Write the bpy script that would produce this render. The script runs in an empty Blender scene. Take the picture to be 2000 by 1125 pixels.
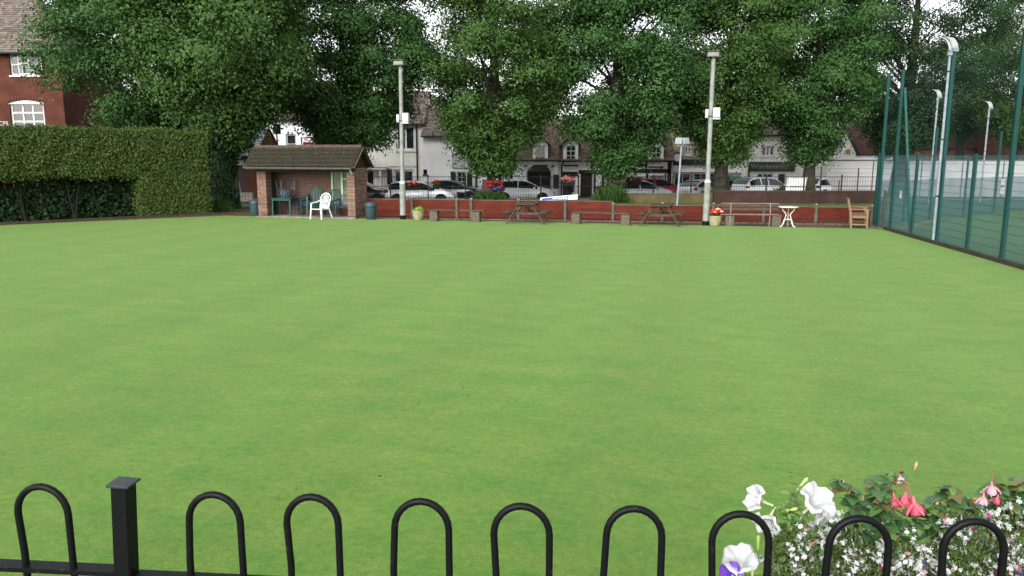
import bpy, math, random
import numpy as np
from mathutils import Vector, Matrix
R = math.radians
rnd = random.Random(7)
sc = bpy.context.scene
col = sc.collection

# ------------------------------------------------------------ camera, sky, sun
CAM_H = 2.4
PITCH = math.atan(252.5 / 1500)
cam_d = bpy.data.cameras.new('camera')
cam_d.sensor_width = 36; cam_d.lens = 27.0; cam_d.clip_start = 0.05; cam_d.clip_end = 3000
cam = bpy.data.objects.new('camera', cam_d); col.objects.link(cam)
cam.location = (0, 0, CAM_H); cam.rotation_euler = (R(90) - PITCH, 0, 0)
sc.camera = cam

SUN_EL, SUN_AZ = R(33), R(205)          # high behind the viewer's left shoulder, veiled by cloud
w = bpy.data.worlds.new('World'); sc.world = w; w.use_nodes = True
nt = w.node_tree; nt.nodes.clear()
out = nt.nodes.new('ShaderNodeOutputWorld'); bg = nt.nodes.new('ShaderNodeBackground')
sky = nt.nodes.new('ShaderNodeTexSky'); sky.sky_type = 'NISHITA'; sky.sun_disc = False
sky.sun_elevation = SUN_EL; sky.sun_rotation = SUN_AZ
sky.air_density = 1.0; sky.dust_density = 2.5; sky.ozone_density = 1.0
hs = nt.nodes.new('ShaderNodeHueSaturation'); hs.inputs['Saturation'].default_value = 0.20
nt.links.new(sky.outputs[0], hs.inputs['Color']); nt.links.new(hs.outputs[0], bg.inputs[0])
bg.inputs[1].default_value = 0.15
nt.links.new(bg.outputs[0], out.inputs[0])
sd = bpy.data.lights.new('sun', 'SUN'); sd.energy = 0.85; sd.angle = R(50); sd.color = (1, .985, .96)
sun = bpy.data.objects.new('sun', sd); col.objects.link(sun)
sdir = Vector((math.sin(SUN_AZ) * math.cos(SUN_EL), math.cos(SUN_AZ) * math.cos(SUN_EL), math.sin(SUN_EL)))
sun.rotation_euler = sdir.to_track_quat('Z', 'Y').to_euler(); sun.location = (0, -20, 40)
sc.view_settings.view_transform = 'Standard'; sc.view_settings.look = 'None'
sc.view_settings.exposure = 1.4; sc.view_settings.gamma = 1.0
sc.render.engine = 'CYCLES'; sc.cycles.use_denoising = True
sc.cycles.max_bounces = 6; sc.cycles.transparent_max_bounces = 12
sc.cycles.transmission_bounces = 3; sc.cycles.diffuse_bounces = 3

# ------------------------------------------------------------ survey helpers: place things on the ground
_c, _s = math.cos(PITCH), math.sin(PITCH)
def _ray(px, py):
    u = (px - 1000) / 1500; v = (562.5 - py) / 1500
    return u, _c + v * _s, -_s + v * _c
def G(px, py, z=0.0):
    d = _ray(px, py); t = (z - CAM_H) / d[2]; return Vector((d[0] * t, d[1] * t, z))
def AT(px, py, Y):
    d = _ray(px, py); t = Y / d[1]; return Vector((d[0] * t, Y, CAM_H + d[2] * t))
def XY(px, Y, z=0.0):
    return Vector(((px - 1000) / 1500 * (Y * _c + (CAM_H - z) * _s), Y, z))

# ------------------------------------------------------------ mesh helpers
class MB:
    def __init__(s): s.v = []; s.f = []
    def add(s, vs, fs):
        n = len(s.v); s.v += [tuple(p) for p in vs]; s.f += [tuple(i + n for i in f) for f in fs]; return s
    def box(s, x0, y0, z0, x1, y1, z1):
        return s.add([(x0,y0,z0),(x1,y0,z0),(x1,y1,z0),(x0,y1,z0),(x0,y0,z1),(x1,y0,z1),(x1,y1,z1),(x0,y1,z1)],
                     [(0,3,2,1),(4,5,6,7),(0,1,5,4),(1,2,6,5),(2,3,7,6),(3,0,4,7)])
    def cbox(s, c, d, ch=.008):
        # box with chamfered edges
        x,y,z = c; a,b,e = d[0]/2, d[1]/2, d[2]/2; vs = []; fs = []
        for sx in (-1,1):
            for sy in (-1,1):
                for sz in (-1,1):
                    vs += [(x+sx*a,y+sy*(b-ch),z+sz*(e-ch)),(x+sx*(a-ch),y+sy*b,z+sz*(e-ch)),(x+sx*(a-ch),y+sy*(b-ch),z+sz*e)]
        I = lambda sx,sy,sz,k: ((sx>0)*4+(sy>0)*2+(sz>0))*3+k
        for k in range(3):
            for q in (-1,1):
                o = [(-1,-1),(1,-1),(1,1),(-1,1)]
                f = []
                for p in o:
                    t = [0,0,0]; t[k] = q; t[(k+1)%3] = p[0]; t[(k+2)%3] = p[1]; f.append(I(t[0],t[1],t[2],k))
                fs.append(f if q>0 else f[::-1])
        for k in range(3):
            i1,i2 = (k+1)%3,(k+2)%3
            for p in (-1,1):
                for q in (-1,1):
                    t0 = [0,0,0]; t0[i1]=p; t0[i2]=q; ta=t0[:]; tb=t0[:]; ta[k]=-1; tb[k]=1
                    f = [I(*ta,i1),I(*tb,i1),I(*tb,i2),I(*ta,i2)]
                    fs.append(f if p*q<0 else f[::-1])
        for sx in (-1,1):
            for sy in (-1,1):
                for sz in (-1,1):
                    f=[I(sx,sy,sz,0),I(sx,sy,sz,1),I(sx,sy,sz,2)]
                    fs.append(f if sx*sy*sz>0 else f[::-1])
        return s.add(vs, fs)
    def beam(s, p, q, w, h=None, up=(0,0,1)):
        p, q = Vector(p), Vector(q); h = h or w; d = (q - p).normalized(); up = Vector(up)
        if abs(d.dot(up)) > .99: up = Vector((0,1,0))
        a = d.cross(up).normalized() * (w/2); b = a.cross(d).normalized() * (h/2)
        vs = [o + i*a + j*b for o in (p,q) for i,j in ((-1,-1),(1,-1),(1,1),(-1,1))]
        return s.add(vs, [(0,1,2,3),(7,6,5,4),(0,4,5,1),(1,5,6,2),(2,6,7,3),(3,7,4,0)])
    def tube(s, pts, r, n=8, cap=True):
        pts = [Vector(p) for p in pts]; m = len(pts); r = r if isinstance(r,(list,tuple)) else [r]*m
        vs = []; fs = []; a = None
        for i,p in enumerate(pts):
            d = (pts[min(i+1,m-1)] - pts[max(i-1,0)]).normalized()
            if a is None:
                a = d.cross(Vector((0,0,1)))
                if a.length < .05: a = d.cross(Vector((0,1,0)))
            a = (a - d*a.dot(d)).normalized(); b = d.cross(a)
            for k in range(n):
                t = 2*math.pi*k/n; vs.append(p + (a*math.cos(t) + b*math.sin(t))*r[i])
        for i in range(m-1):
            for k in range(n):
                k2=(k+1)%n; fs.append((i*n+k,i*n+k2,(i+1)*n+k2,(i+1)*n+k))
        if cap: fs += [tuple(range(n))[::-1], tuple(range((m-1)*n,m*n))]
        return s.add(vs, fs)
    def lathe(s, prof, n=16, c=(0,0,0), ax='z'):
        vs=[]; fs=[]; m=len(prof)
        for r,z in prof:
            for k in range(n):
                t=2*math.pi*k/n; x,y=r*math.cos(t),r*math.sin(t)
                vs.append((c[0]+x,c[1]+y,c[2]+z) if ax=='z' else (c[0]+x,c[1]+z,c[2]+y))
        for i in range(m-1):
            for k in range(n):
                k2=(k+1)%n; f=(i*n+k,i*n+k2,(i+1)*n+k2,(i+1)*n+k); fs.append(f if ax=='z' else f[::-1])
        if prof[0][0]>1e-4: fs.append(tuple(range(n))[::-1])
        if prof[-1][0]>1e-4: fs.append(tuple(range((m-1)*n,m*n)))
        return s.add(vs,fs)
    def prism(s, poly, y0, y1):      # polygon in x-z, extruded along y
        n=len(poly); vs=[(x,y0,z) for x,z in poly]+[(x,y1,z) for x,z in poly]
        fs=[tuple(range(n)),tuple(range(n,2*n))[::-1]]+[(i,n+i,n+(i+1)%n,(i+1)%n) for i in range(n)]
        return s.add(vs,fs)
    def xf(s, m):
        s.v=[tuple(m @ Vector(p)) for p in s.v]; return s
    def mesh(s, name, mat, smooth=False):
        me=bpy.data.meshes.new(name); me.from_pydata(s.v,[],s.f); me.materials.append(mat)
        if smooth:
            me.polygons.foreach_set('use_smooth',[True]*len(me.polygons)); me.set_sharp_from_angle(angle=R(38))
        me.update(); return me
    def build(s, name, mat, parent=None, loc=(0,0,0), rz=0, smooth=False):
        return obj(name, s.mesh(name, mat, smooth), parent, loc, rz)

def obj(name, me, parent=None, loc=(0,0,0), rz=0, rot=None):
    o=bpy.data.objects.new(name, me); col.objects.link(o); o.parent=parent; o.location=loc
    o.rotation_euler = rot if rot is not None else (0,0,rz); return o
def tag(o, label, cat, group=None):
    o['label']=label; o['category']=cat
    if group: o['group']=group
    return o
def thing(name, label, cat, loc=(0,0,0), rz=0, group=None):
    return tag(obj(name, None, None, loc, rz), label, cat, group)
def struct(o): o['kind']='structure'; return o
def stuff(o): o['kind']='stuff'; return o
def copy_tree(o, parent=None):
    c=o.copy(); col.objects.link(c); c.parent=parent
    for ch in list(o.children): copy_tree(ch, c)
    return c

# ------------------------------------------------------------ materials
MATS={}
def M(name, c, c2=None, scale=6.0, rough=.6, bump=0.0, bscale=40.0, metal=0.0, spec=.25, lo=.35, hi=.65, coat=0.0, stretch=None, c3=None):
    if name in MATS: return MATS[name]
    m=bpy.data.materials.new(name); m.use_nodes=True; n=m.node_tree.nodes; l=m.node_tree.links
    b=n['Principled BSDF']; b.inputs['Roughness'].default_value=rough; b.inputs['Metallic'].default_value=metal
    b.inputs['Specular IOR Level'].default_value=spec; b.inputs['Coat Weight'].default_value=coat
    tc=n.new('ShaderNodeTexCoord'); src=tc.outputs['Object']
    if stretch:
        mp=n.new('ShaderNodeMapping'); mp.inputs['Scale'].default_value=stretch; l.new(src,mp.inputs[0]); src=mp.outputs[0]
    if c2 is None: c2=tuple(x*.82 for x in c)
    nz=n.new('ShaderNodeTexNoise'); nz.inputs['Scale'].default_value=scale; nz.inputs['Detail'].default_value=6; l.new(src,nz.inputs[0])
    rp=n.new('ShaderNodeValToRGB'); rp.color_ramp.elements[0].position=lo; rp.color_ramp.elements[1].position=hi
    rp.color_ramp.elements[0].color=(*c,1); rp.color_ramp.elements[1].color=(*c2,1)
    if c3:
        e=rp.color_ramp.elements.new((lo+hi)/2); e.color=(*c3,1)
    l.new(nz.outputs[0],rp.inputs[0]); l.new(rp.outputs[0],b.inputs['Base Color'])
    if bump:
        n2=n.new('ShaderNodeTexNoise'); n2.inputs['Scale'].default_value=bscale; n2.inputs['Detail'].default_value=5; l.new(src,n2.inputs[0])
        bp=n.new('ShaderNodeBump'); bp.inputs['Strength'].default_value=bump; bp.inputs['Distance'].default_value=.02
        l.new(n2.outputs[0],bp.inputs['Height']); l.new(bp.outputs[0],b.inputs['Normal'])
    MATS[name]=m; return m
def island(name, cols, rough=.58, trans=.3, spec=.16):
    # leaves, petals, tiles: every loose piece takes its own colour from the list
    m=bpy.data.materials.new(name); m.use_nodes=True; n=m.node_tree.nodes; l=m.node_tree.links
    b=n['Principled BSDF']; b.inputs['Roughness'].default_value=rough; b.inputs['Specular IOR Level'].default_value=spec
    g=n.new('ShaderNodeNewGeometry'); rp=n.new('ShaderNodeValToRGB'); cr=rp.color_ramp
    cr.elements[0].color=(*cols[0],1); cr.elements[1].color=(*cols[-1],1)
    for i,cc in enumerate(cols[1:-1]):
        e=cr.elements.new((i+1)/(len(cols)-1)); e.color=(*cc,1)
    l.new(g.outputs['Random Per Island'],rp.inputs[0]); l.new(rp.outputs[0],b.inputs['Base Color'])
    if trans>0:
        t=n.new('ShaderNodeBsdfTranslucent'); mx=n.new('ShaderNodeMixShader'); mx.inputs[0].default_value=trans
        l.new(rp.outputs[0],t.inputs[0]); l.new(b.outputs[0],mx.inputs[1]); l.new(t.outputs[0],mx.inputs[2])
        l.new(mx.outputs[0],n['Material Output'].inputs[0])
    MATS[name]=m; return m
def net_mat(name, c, alpha):
    m=bpy.data.materials.new(name); m.use_nodes=True; n=m.node_tree.nodes; l=m.node_tree.links
    b=n['Principled BSDF']; b.inputs['Base Color'].default_value=(*c,1); b.inputs['Roughness'].default_value=.8
    t=n.new('ShaderNodeBsdfTransparent'); mx=n.new('ShaderNodeMixShader')
    tc=n.new('ShaderNodeTexCoord'); nz=n.new('ShaderNodeTexNoise'); nz.inputs['Scale'].default_value=.7; l.new(tc.outputs['Object'],nz.inputs[0])
    mr=n.new('ShaderNodeMapRange'); mr.inputs[3].default_value=alpha*.8; mr.inputs[4].default_value=alpha*1.2
    l.new(nz.outputs[0],mr.inputs[0]); l.new(mr.outputs[0],mx.inputs[0]); l.new(t.outputs[0],mx.inputs[1]); l.new(b.outputs[0],mx.inputs[2])
    l.new(mx.outputs[0],n['Material Output'].inputs[0]); return m
def brick_mat(name, c1, c2, mortar, bw=.225, bh=.075):
    m=bpy.data.materials.new(name); m.use_nodes=True; n=m.node_tree.nodes; l=m.node_tree.links
    b=n['Principled BSDF']; b.inputs['Roughness'].default_value=.85; b.inputs['Specular IOR Level'].default_value=.12
    tc=n.new('ShaderNodeTexCoord'); sp=n.new('ShaderNodeSeparateXYZ'); l.new(tc.outputs['Object'],sp.inputs[0])
    ad=n.new('ShaderNodeMath'); ad.operation='ADD'; l.new(sp.outputs[0],ad.inputs[0]); l.new(sp.outputs[1],ad.inputs[1])
    cb=n.new('ShaderNodeCombineXYZ'); l.new(ad.outputs[0],cb.inputs[0]); l.new(sp.outputs[2],cb.inputs[1])
    br=n.new('ShaderNodeTexBrick'); br.inputs['Color1'].default_value=(*c1,1); br.inputs['Color2'].default_value=(*c2,1); br.inputs['Mortar'].default_value=(*mortar,1)
    br.inputs['Scale'].default_value=1; br.inputs['Brick Width'].default_value=bw; br.inputs['Row Height'].default_value=bh; br.inputs['Mortar Size'].default_value=.008
    l.new(cb.outputs[0],br.inputs[0])
    nz=n.new('ShaderNodeTexNoise'); nz.inputs['Scale'].default_value=1.3; nz.inputs['Detail'].default_value=7; l.new(tc.outputs['Object'],nz.inputs[0])
    mr=n.new('ShaderNodeMapRange'); mr.inputs[1].default_value=.3; mr.inputs[2].default_value=.7; mr.inputs[3].default_value=.68; mr.inputs[4].default_value=1.15; l.new(nz.outputs[0],mr.inputs[0])
    mm=n.new('ShaderNodeMixRGB'); mm.blend_type='MULTIPLY'; mm.inputs[0].default_value=1; l.new(br.outputs[0],mm.inputs[1]); l.new(mr.outputs[0],mm.inputs[2])
    l.new(mm.outputs[0],b.inputs['Base Color'])
    bp=n.new('ShaderNodeBump'); bp.inputs['Strength'].default_value=.5; bp.inputs['Distance'].default_value=.01; bp.invert=True
    l.new(br.outputs['Fac'],bp.inputs['Height']); l.new(bp.outputs[0],b.inputs['Normal'])
    MATS[name]=m; return m

white_paint=M('white_paint',(.56,.57,.56),(.45,.46,.44),scale=3,rough=.45)
render_w=M('white_render',(.80,.80,.79),(.68,.68,.67),scale=.9,rough=.85,bump=.2,bscale=30)
render_c=M('cream_render',(.64,.63,.57),(.55,.54,.49),scale=1.2,rough=.85,bump=.2,bscale=30)
render_g=M('grey_render',(.46,.455,.45),(.38,.375,.37),scale=.8,rough=.9,bump=.2,bscale=20)
dark_glass=M('dark_glass',(.012,.015,.017),(.02,.022,.024),scale=1.5,rough=.04,spec=.6)
black_paint=M('black_paint',(.003,.004,.004),(.045,.022,.012),scale=55,lo=.66,hi=.74,rough=.45,bump=.07,bscale=90,spec=.12)
black_timber=M('black_timber',(.008,.008,.008),(.02,.019,.017),scale=9,rough=.6)
green_post=M('green_post',(.002,.036,.031),(.003,.044,.036),scale=4,rough=.4)
concrete=M('concrete',(.10,.092,.074),(.06,.056,.04),scale=5,rough=.9,bump=.4,bscale=30)
galv=M('galvanised_steel',(.24,.275,.30),(.17,.205,.23),scale=7,rough=.5)
post_white=M('weathered_white_post',(.23,.238,.222),(.115,.125,.092),scale=4,rough=.6,lo=.42,hi=.78)
brown_brick=M('brown_brick',(.17,.085,.058),(.11,.054,.04),scale=9,rough=.85,bump=.4,bscale=70)
mortar=M('mortar',(.24,.20,.16),(.16,.14,.11),scale=12,rough=.95)
red_paint=M('red_masonry_paint',(.086,.017,.0105),(.045,.011,.0078),scale=2.2,lo=.4,hi=.8,spec=.08,rough=.7,bump=.25,bscale=18)
old_wood=M('weathered_wood',(.085,.055,.038),(.035,.024,.017),scale=3,rough=.6,stretch=(1,9,9),bump=.3)
teak=M('pale_teak',(.21,.135,.07),(.145,.092,.047),scale=3,rough=.5,stretch=(2,12,12))
green_plastic=M('dark_green_plastic',(.010,.058,.047),(.014,.075,.06),scale=5,rough=.35)
blue_plastic=M('blue_grey_plastic',(.018,.042,.06),(.012,.03,.045),scale=5,rough=.35)
bin_plastic=M('bin_plastic',(.028,.055,.06),(.02,.042,.046),scale=3,rough=.45)
white_plastic=M('white_plastic',(.68,.69,.68),(.6,.62,.61),scale=5,rough=.3)
moss_tile=island('mossy_roof_tile',[(.05,.04,.025),(.09,.06,.035),(.07,.065,.028),(.12,.075,.045),(.055,.05,.022)],rough=.85,trans=0)
old_tile=island('old_roof_tile',[(.10,.085,.075),(.16,.13,.11),(.20,.17,.15),(.13,.10,.085),(.09,.07,.06)],rough=.8,trans=0)
warm_tile=island('warm_roof_tile',[(.085,.062,.046),(.12,.088,.066),(.14,.11,.088),(.075,.055,.04)],rough=.8,trans=0)
slate=island('slate_tile',[(.22,.25,.28),(.28,.31,.34),(.25,.27,.29)],rough=.4,trans=0)
bark=M('lime_bark',(.05,.042,.03),(.022,.02,.015),scale=4,rough=.9,bump=.8,bscale=14,stretch=(3,3,.6))
house_brick=brick_mat('house_brick',(.105,.032,.020),(.082,.026,.017),(.075,.038,.027))
pale_brick=brick_mat('pale_brick',(.26,.11,.08),(.22,.085,.06),(.22,.15,.12))
dark_brick=brick_mat('dark_brick',(.052,.025,.019),(.036,.021,.016),(.04,.031,.026))
soil=M('soil_and_leaf_litter',(.06,.035,.02),(.025,.016,.01),scale=18,rough=.95,bump=.7,bscale=50,c3=(.085,.045,.025))
asphalt=M('asphalt',(.06,.06,.06),(.045,.045,.046),scale=30,rough=.7,bump=.3,bscale=200)
paving=M('paving',(.22,.19,.155),(.13,.11,.085),scale=4,rough=.8,bump=.3,bscale=60)
tarnish=M('dark_iron',(.010,.010,.011),(.016,.016,.016),scale=8,rough=.5)

# ============================================================ THE GROUND
def sheet(name, pts, z, mat, parent=None):
    return struct(MB().add([(p[0],p[1],z) for p in pts],[tuple(range(len(pts)))]).build(name,mat,parent))
sheet('ground',[(-1500,-200),(1500,-200),(1500,46.6),(-1500,46.6)],-.04,M('rough_grass',(.07,.10,.03),(.05,.075,.025),scale=5,rough=.95,bump=.6))
sheet('town_ground',[(-1500,46.6),(1500,46.6),(1500,2500),(-1500,2500)],-.47,M('town_ground',(.09,.09,.085),scale=.2,rough=.9))
L0=G(440,421); R0=G(1720,447); e1=(R0-L0).normalized(); e2=Vector((-e1.y,e1.x,0))   # e1 along the far edge, e2 away from the viewer
RE=G(2000,528); ed=(RE-R0).normalized(); RN=R0+ed*((R0.y-1.9)/-ed.y)
HL=G(-160,447); HR=G(400,420)
def lawn_mat():
    m=bpy.data.materials.new('bowling_green_turf'); m.use_nodes=True; n=m.node_tree.nodes; l=m.node_tree.links
    b=n['Principled BSDF']; b.inputs['Roughness'].default_value=.75; b.inputs['Specular IOR Level'].default_value=.05
    b.inputs['Sheen Weight'].default_value=.10; b.inputs['Sheen Roughness'].default_value=.55; b.inputs['Sheen Tint'].default_value=(.75,.95,.55,1)
    tc=n.new('ShaderNodeTexCoord')
    mp=n.new('ShaderNodeMapping'); mp.inputs['Rotation'].default_value=(0,0,R(14)); l.new(tc.outputs['Object'],mp.inputs[0]); src=mp.outputs[0]
    def noise(scale,det=4,rough=.55,stretch=None):
        s_=src
        if stretch:
            q=n.new('ShaderNodeMapping'); q.inputs['Scale'].default_value=stretch; l.new(src,q.inputs[0]); s_=q.outputs[0]
        z=n.new('ShaderNodeTexNoise'); z.inputs['Scale'].default_value=scale; z.inputs['Detail'].default_value=det; z.inputs['Roughness'].default_value=rough; l.new(s_,z.inputs[0]); return z.outputs[0]
    def ramp(f,a,b_,c1,c2):
        r=n.new('ShaderNodeValToRGB'); r.color_ramp.elements[0].position=a; r.color_ramp.elements[1].position=b_
        r.color_ramp.elements[0].color=(*c1,1); r.color_ramp.elements[1].color=(*c2,1); l.new(f,r.inputs[0]); return r.outputs[0]
    def mix(a,b_,f,mode='MIX'):
        x=n.new('ShaderNodeMixRGB'); x.blend_type=mode
        if isinstance(f,float): x.inputs[0].default_value=f
        else: l.new(f,x.inputs[0])
        l.new(a,x.inputs[1]); l.new(b_,x.inputs[2]); return x.outputs[0]
    base=ramp(noise(.45,5,.6),.30,.72,(.060,.156,.021),(.090,.170,.025))
    str_=ramp(noise(1.0,5,.65,(.5,2.2,1)),.3,.7,(.047,.140,.019),(.102,.180,.029))
    c=mix(base,str_,.55)
    yel=ramp(noise(2.3,6,.7),.42,.88,(0,0,0),(1,1,1))
    x=n.new('ShaderNodeMixRGB'); l.new(yel,x.inputs[0]); l.new(c,x.inputs[1]); x.inputs[2].default_value=(.145,.180,.042,1)
    y=n.new('ShaderNodeMixRGB'); y.inputs[0].default_value=.8; l.new(c,y.inputs[1]); l.new(x.outputs[0],y.inputs[2]); c=y.outputs[0]
    drk=ramp(noise(1.7,6,.7),.45,.80,(1,1,1),(.74,.84,.76)); c=mix(c,drk,1.0,'MULTIPLY')
    med=ramp(noise(14,5,.7),.25,.75,(.68,.72,.68),(1.32,1.27,1.25)); c=mix(c,med,1.0,'MULTIPLY')
    sml=ramp(noise(42,3,.7),.25,.75,(.80,.83,.80),(1.2,1.17,1.15)); c=mix(c,sml,1.0,'MULTIPLY')
    sp=n.new('ShaderNodeSeparateXYZ'); l.new(src,sp.inputs[0]); ml=n.new('ShaderNodeMath'); ml.operation='MULTIPLY'; ml.inputs[1].default_value=2.6; l.new(sp.outputs[0],ml.inputs[0])
    si=n.new('ShaderNodeMath'); si.operation='SINE'; l.new(ml.outputs[0],si.inputs[0]); mr=n.new('ShaderNodeMapRange'); mr.inputs[1].default_value=-1; mr.inputs[3].default_value=.965; mr.inputs[4].default_value=1.035; l.new(si.outputs[0],mr.inputs[0]); c=mix(c,mr.outputs[0],1.0,'MULTIPLY')   # faint mowing bands
    fin=ramp(noise(120,3,.8,(1,1,1)),.25,.75,(.35,.42,.35),(1.7,1.6,1.55)); c=mix(c,fin,1.0,'MULTIPLY')
    l.new(c,b.inputs['Base Color'])
    bp=n.new('ShaderNodeBump'); bp.inputs['Strength'].default_value=.55; bp.inputs['Distance'].default_value=.012
    l.new(noise(95,4,.8),bp.inputs['Height']); l.new(bp.outputs[0],b.inputs['Normal'])
    return m
turf=lawn_mat()
green=sheet('bowling_green',[HL,L0,R0,RN,(-30,1.9),(-30,HL.y-2)],0.0,turf)
# far margin: worn paving with litter, coloured darker for the ditch's shadow, then rough verge up to the street railings
sheet('margin_path',[L0+e1*-3,R0+e1*3.0,R0+e1*3.0+e2*2.2,L0+e1*-3+e2*3.2],-.012,M('worn_shaded_margin',(.055,.03,.022),(.034,.022,.015),scale=3.5,rough=.8,bump=.5,bscale=45,c3=(.075,.048,.034)))
sheet('verge_lawn',[R0+e1*-22+e2*3.6,R0+e1*3.2+e2*2.1,(40,33),(40,41),(-13,44)],-.02,M('verge_grass',(.055,.085,.02),(.042,.07,.018),scale=3,rough=.9,bump=.5,bscale=60))
sheet('tennis_court',[R0+e1*.4+e2*-.05,RN+Vector((.4,0,0)),(60,1.9),(60,40),(15.4,40)],-.006,M('court_turf',(.055,.11,.032),(.046,.095,.028),scale=6,rough=.9,bump=.3))
MB().beam((13.6,26.8,.0),(21,35.4,0),.35,.012).build('court_margin',M('court_sand',(.14,.11,.05),(.10,.09,.04),scale=3)).__setitem__('kind','structure')
sheet('hedge_bed',[G(-200,449),HR+Vector((1.4,0,0)),HR+Vector((2.0,6,0)),(-30,38)],-.008,soil)
sheet('street',[(-60,47.4),(60,47.4),(60,58.6),(-60,58.6)],-.45,asphalt)
kb=MB(); kb.box(-60,46.6,-.5,60,47.4,-.0); struct(kb.build('street_kerb',paving))
kb=MB(); kb.box(-60,58.6,-.5,60,75,-.33); struct(kb.build('pavement',paving))
tb=MB(); tb.box(-12,-6,-.04,12,1.85,.75); struct(tb.build('terrace',paving))
# dark timber edging round the green
ebm=M('edging_board',(.055,.045,.028),(.03,.03,.018),scale=6,rough=.9)
t=thing('timber_edging','low dark timber edging between the green and the tennis court fence','edging')
q0=R0+e1*.12
for i in range(10):
    a=q0+ed*(i*2.6); b_=q0+ed*(i*2.6+2.57)
    MB().beam(a+Vector((0,0,.03)),b_+Vector((0,0,.03)),.05,.10).build('board',ebm,t)
t=thing('timber_edging','dark rotting timber edging in front of the clipped hedge','edging')
hd=(HR-HL).normalized()
for i in range(9):
    a=HL+hd*(i*1.25)+Vector((-.03,.12,.03)); b_=a+hd*1.2+Vector((0,0,rnd.uniform(-.015,.015)))
    MB().beam(a,b_,.05,.11).build('board',ebm,t)
# bits of dark debris lying on the turf
db=MB(); r2=random.Random(5)
for px,py in [(900,757),(897,760),(915,771),(938,770),(1003,781),(820,789),(870,877),(882,875),(836,878),(745,930),(350,855),(258,835),(270,715),(640,712),(752,709),(1200,888),(1300,885),(1282,886),(1525,745),(830,625),(680,626),(1545,927),(545,975),(500,985),(575,950)]:
    p=G(px+r2.uniform(-3,3),py); 
    for k in range(3):
        o=p+Vector((r2.uniform(-.03,.03),r2.uniform(-.05,.05),.002)); a=r2.uniform(0,6.3); s_=r2.uniform(.006,.016)
        s_*=.7; u=Vector((math.cos(a),math.sin(a),0))*s_; v_=Vector((-math.sin(a),math.cos(a),.5))*s_*.6
        db.add([o-u,o-v_+Vector((0,0,s_*.4)),o+u,o+v_+Vector((0,0,s_*.3))],[(0,1,2,3)])
o=stuff(db.build('leaf_debris',M('dead_leaf',(.02,.018,.01),scale=40))); tag(o,'tiny dark scraps of leaf scattered on the mown green','leaf litter')

# ============================================================ FOLIAGE
def leaf_mesh(name, P, N, size, mat, seed=0, aspect=.62, droop=.25):
    rg=np.random.default_rng(seed); n=len(P)
    N=N/np.maximum(np.linalg.norm(N,axis=1,keepdims=True),1e-6)
    t=rg.normal(size=(n,3)); t[:,2]-=droop*2; t-=N*(t*N).sum(1,keepdims=True); t/=np.maximum(np.linalg.norm(t,axis=1,keepdims=True),1e-6)
    b=np.cross(N,t); s=(size*rg.uniform(.65,1.3,size=n))[:,None]
    V=np.empty((n,4,3),np.float32)
    V[:,0]=P-t*s*.5; V[:,1]=P+b*s*.5*aspect+t*s*.05+N*s*.10; V[:,2]=P+t*s*.5-N*s*.06; V[:,3]=P-b*s*.5*aspect+t*s*.05+N*s*.10
    me=bpy.data.meshes.new(name); me.vertices.add(n*4); me.vertices.foreach_set('co',V.reshape(-1))
    me.loops.add(n*4); me.loops.foreach_set('vertex_index',np.arange(n*4,dtype=np.int32))
    me.polygons.add(n); me.polygons.foreach_set('loop_start',np.arange(0,n*4,4,dtype=np.int32))
    try: me.polygons.foreach_set('loop_total',np.full(n,4,np.int32))
    except Exception: pass
    me.materials.append(mat); me.update(calc_edges=True); return me
def unit(rg,n):
    d=rg.normal(size=(n,3)); return d/np.linalg.norm(d,axis=1,keepdims=True)
def spray_cloud(rg, C, rad, subs, leaves, subr, flat=.62):
    # clump centres -> twig sprays -> leaves; outer sprays carry most of the leaves
    n=len(C); d=unit(rg,n*subs); d[:,2]=d[:,2]*.8+.12
    r=rg.uniform(.45,1,size=(n*subs,1))**.6
    S=np.repeat(C,subs,0)+d*r*np.repeat(rad,subs)[:,None]*np.array([1,1,flat])
    D=np.repeat(d,leaves,0); Q=rg.normal(size=(n*subs*leaves,3))*subr*np.array([1,1,.62])
    # sprays droop away from the clump
    Q[:,2]-= .5*(Q[:,0]**2+Q[:,1]**2)/max(subr,.01)*.35
    P=np.repeat(S,leaves,0)+Q
    N=D*1.1+rg.normal(size=D.shape)*.34+np.array([0,0,.5])
    return P,N
lime_leaf=island('lime_leaf',[(.029,.079,.023),(.045,.108,.028),(.036,.091,.025),(.066,.136,.033),(.041,.10,.027)],trans=.28)
lime_yellow=island('lime_leaf_yellowish',[(.034,.082,.021),(.056,.115,.027),(.043,.096,.023),(.080,.142,.032),(.050,.106,.026)],trans=.28)
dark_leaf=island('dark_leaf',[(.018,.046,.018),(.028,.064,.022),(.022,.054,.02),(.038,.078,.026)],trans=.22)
hedge_leaf=island('hedge_leaf',[(.040,.080,.016),(.058,.106,.021),(.078,.120,.025),(.049,.092,.018),(.094,.10,.028)],rough=.45,trans=.25)
shrub_leaf=island('shrub_leaf',[(.03,.068,.018),(.05,.10,.022),(.026,.058,.016),(.065,.115,.025)],rough=.45,trans=.3)

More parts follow.
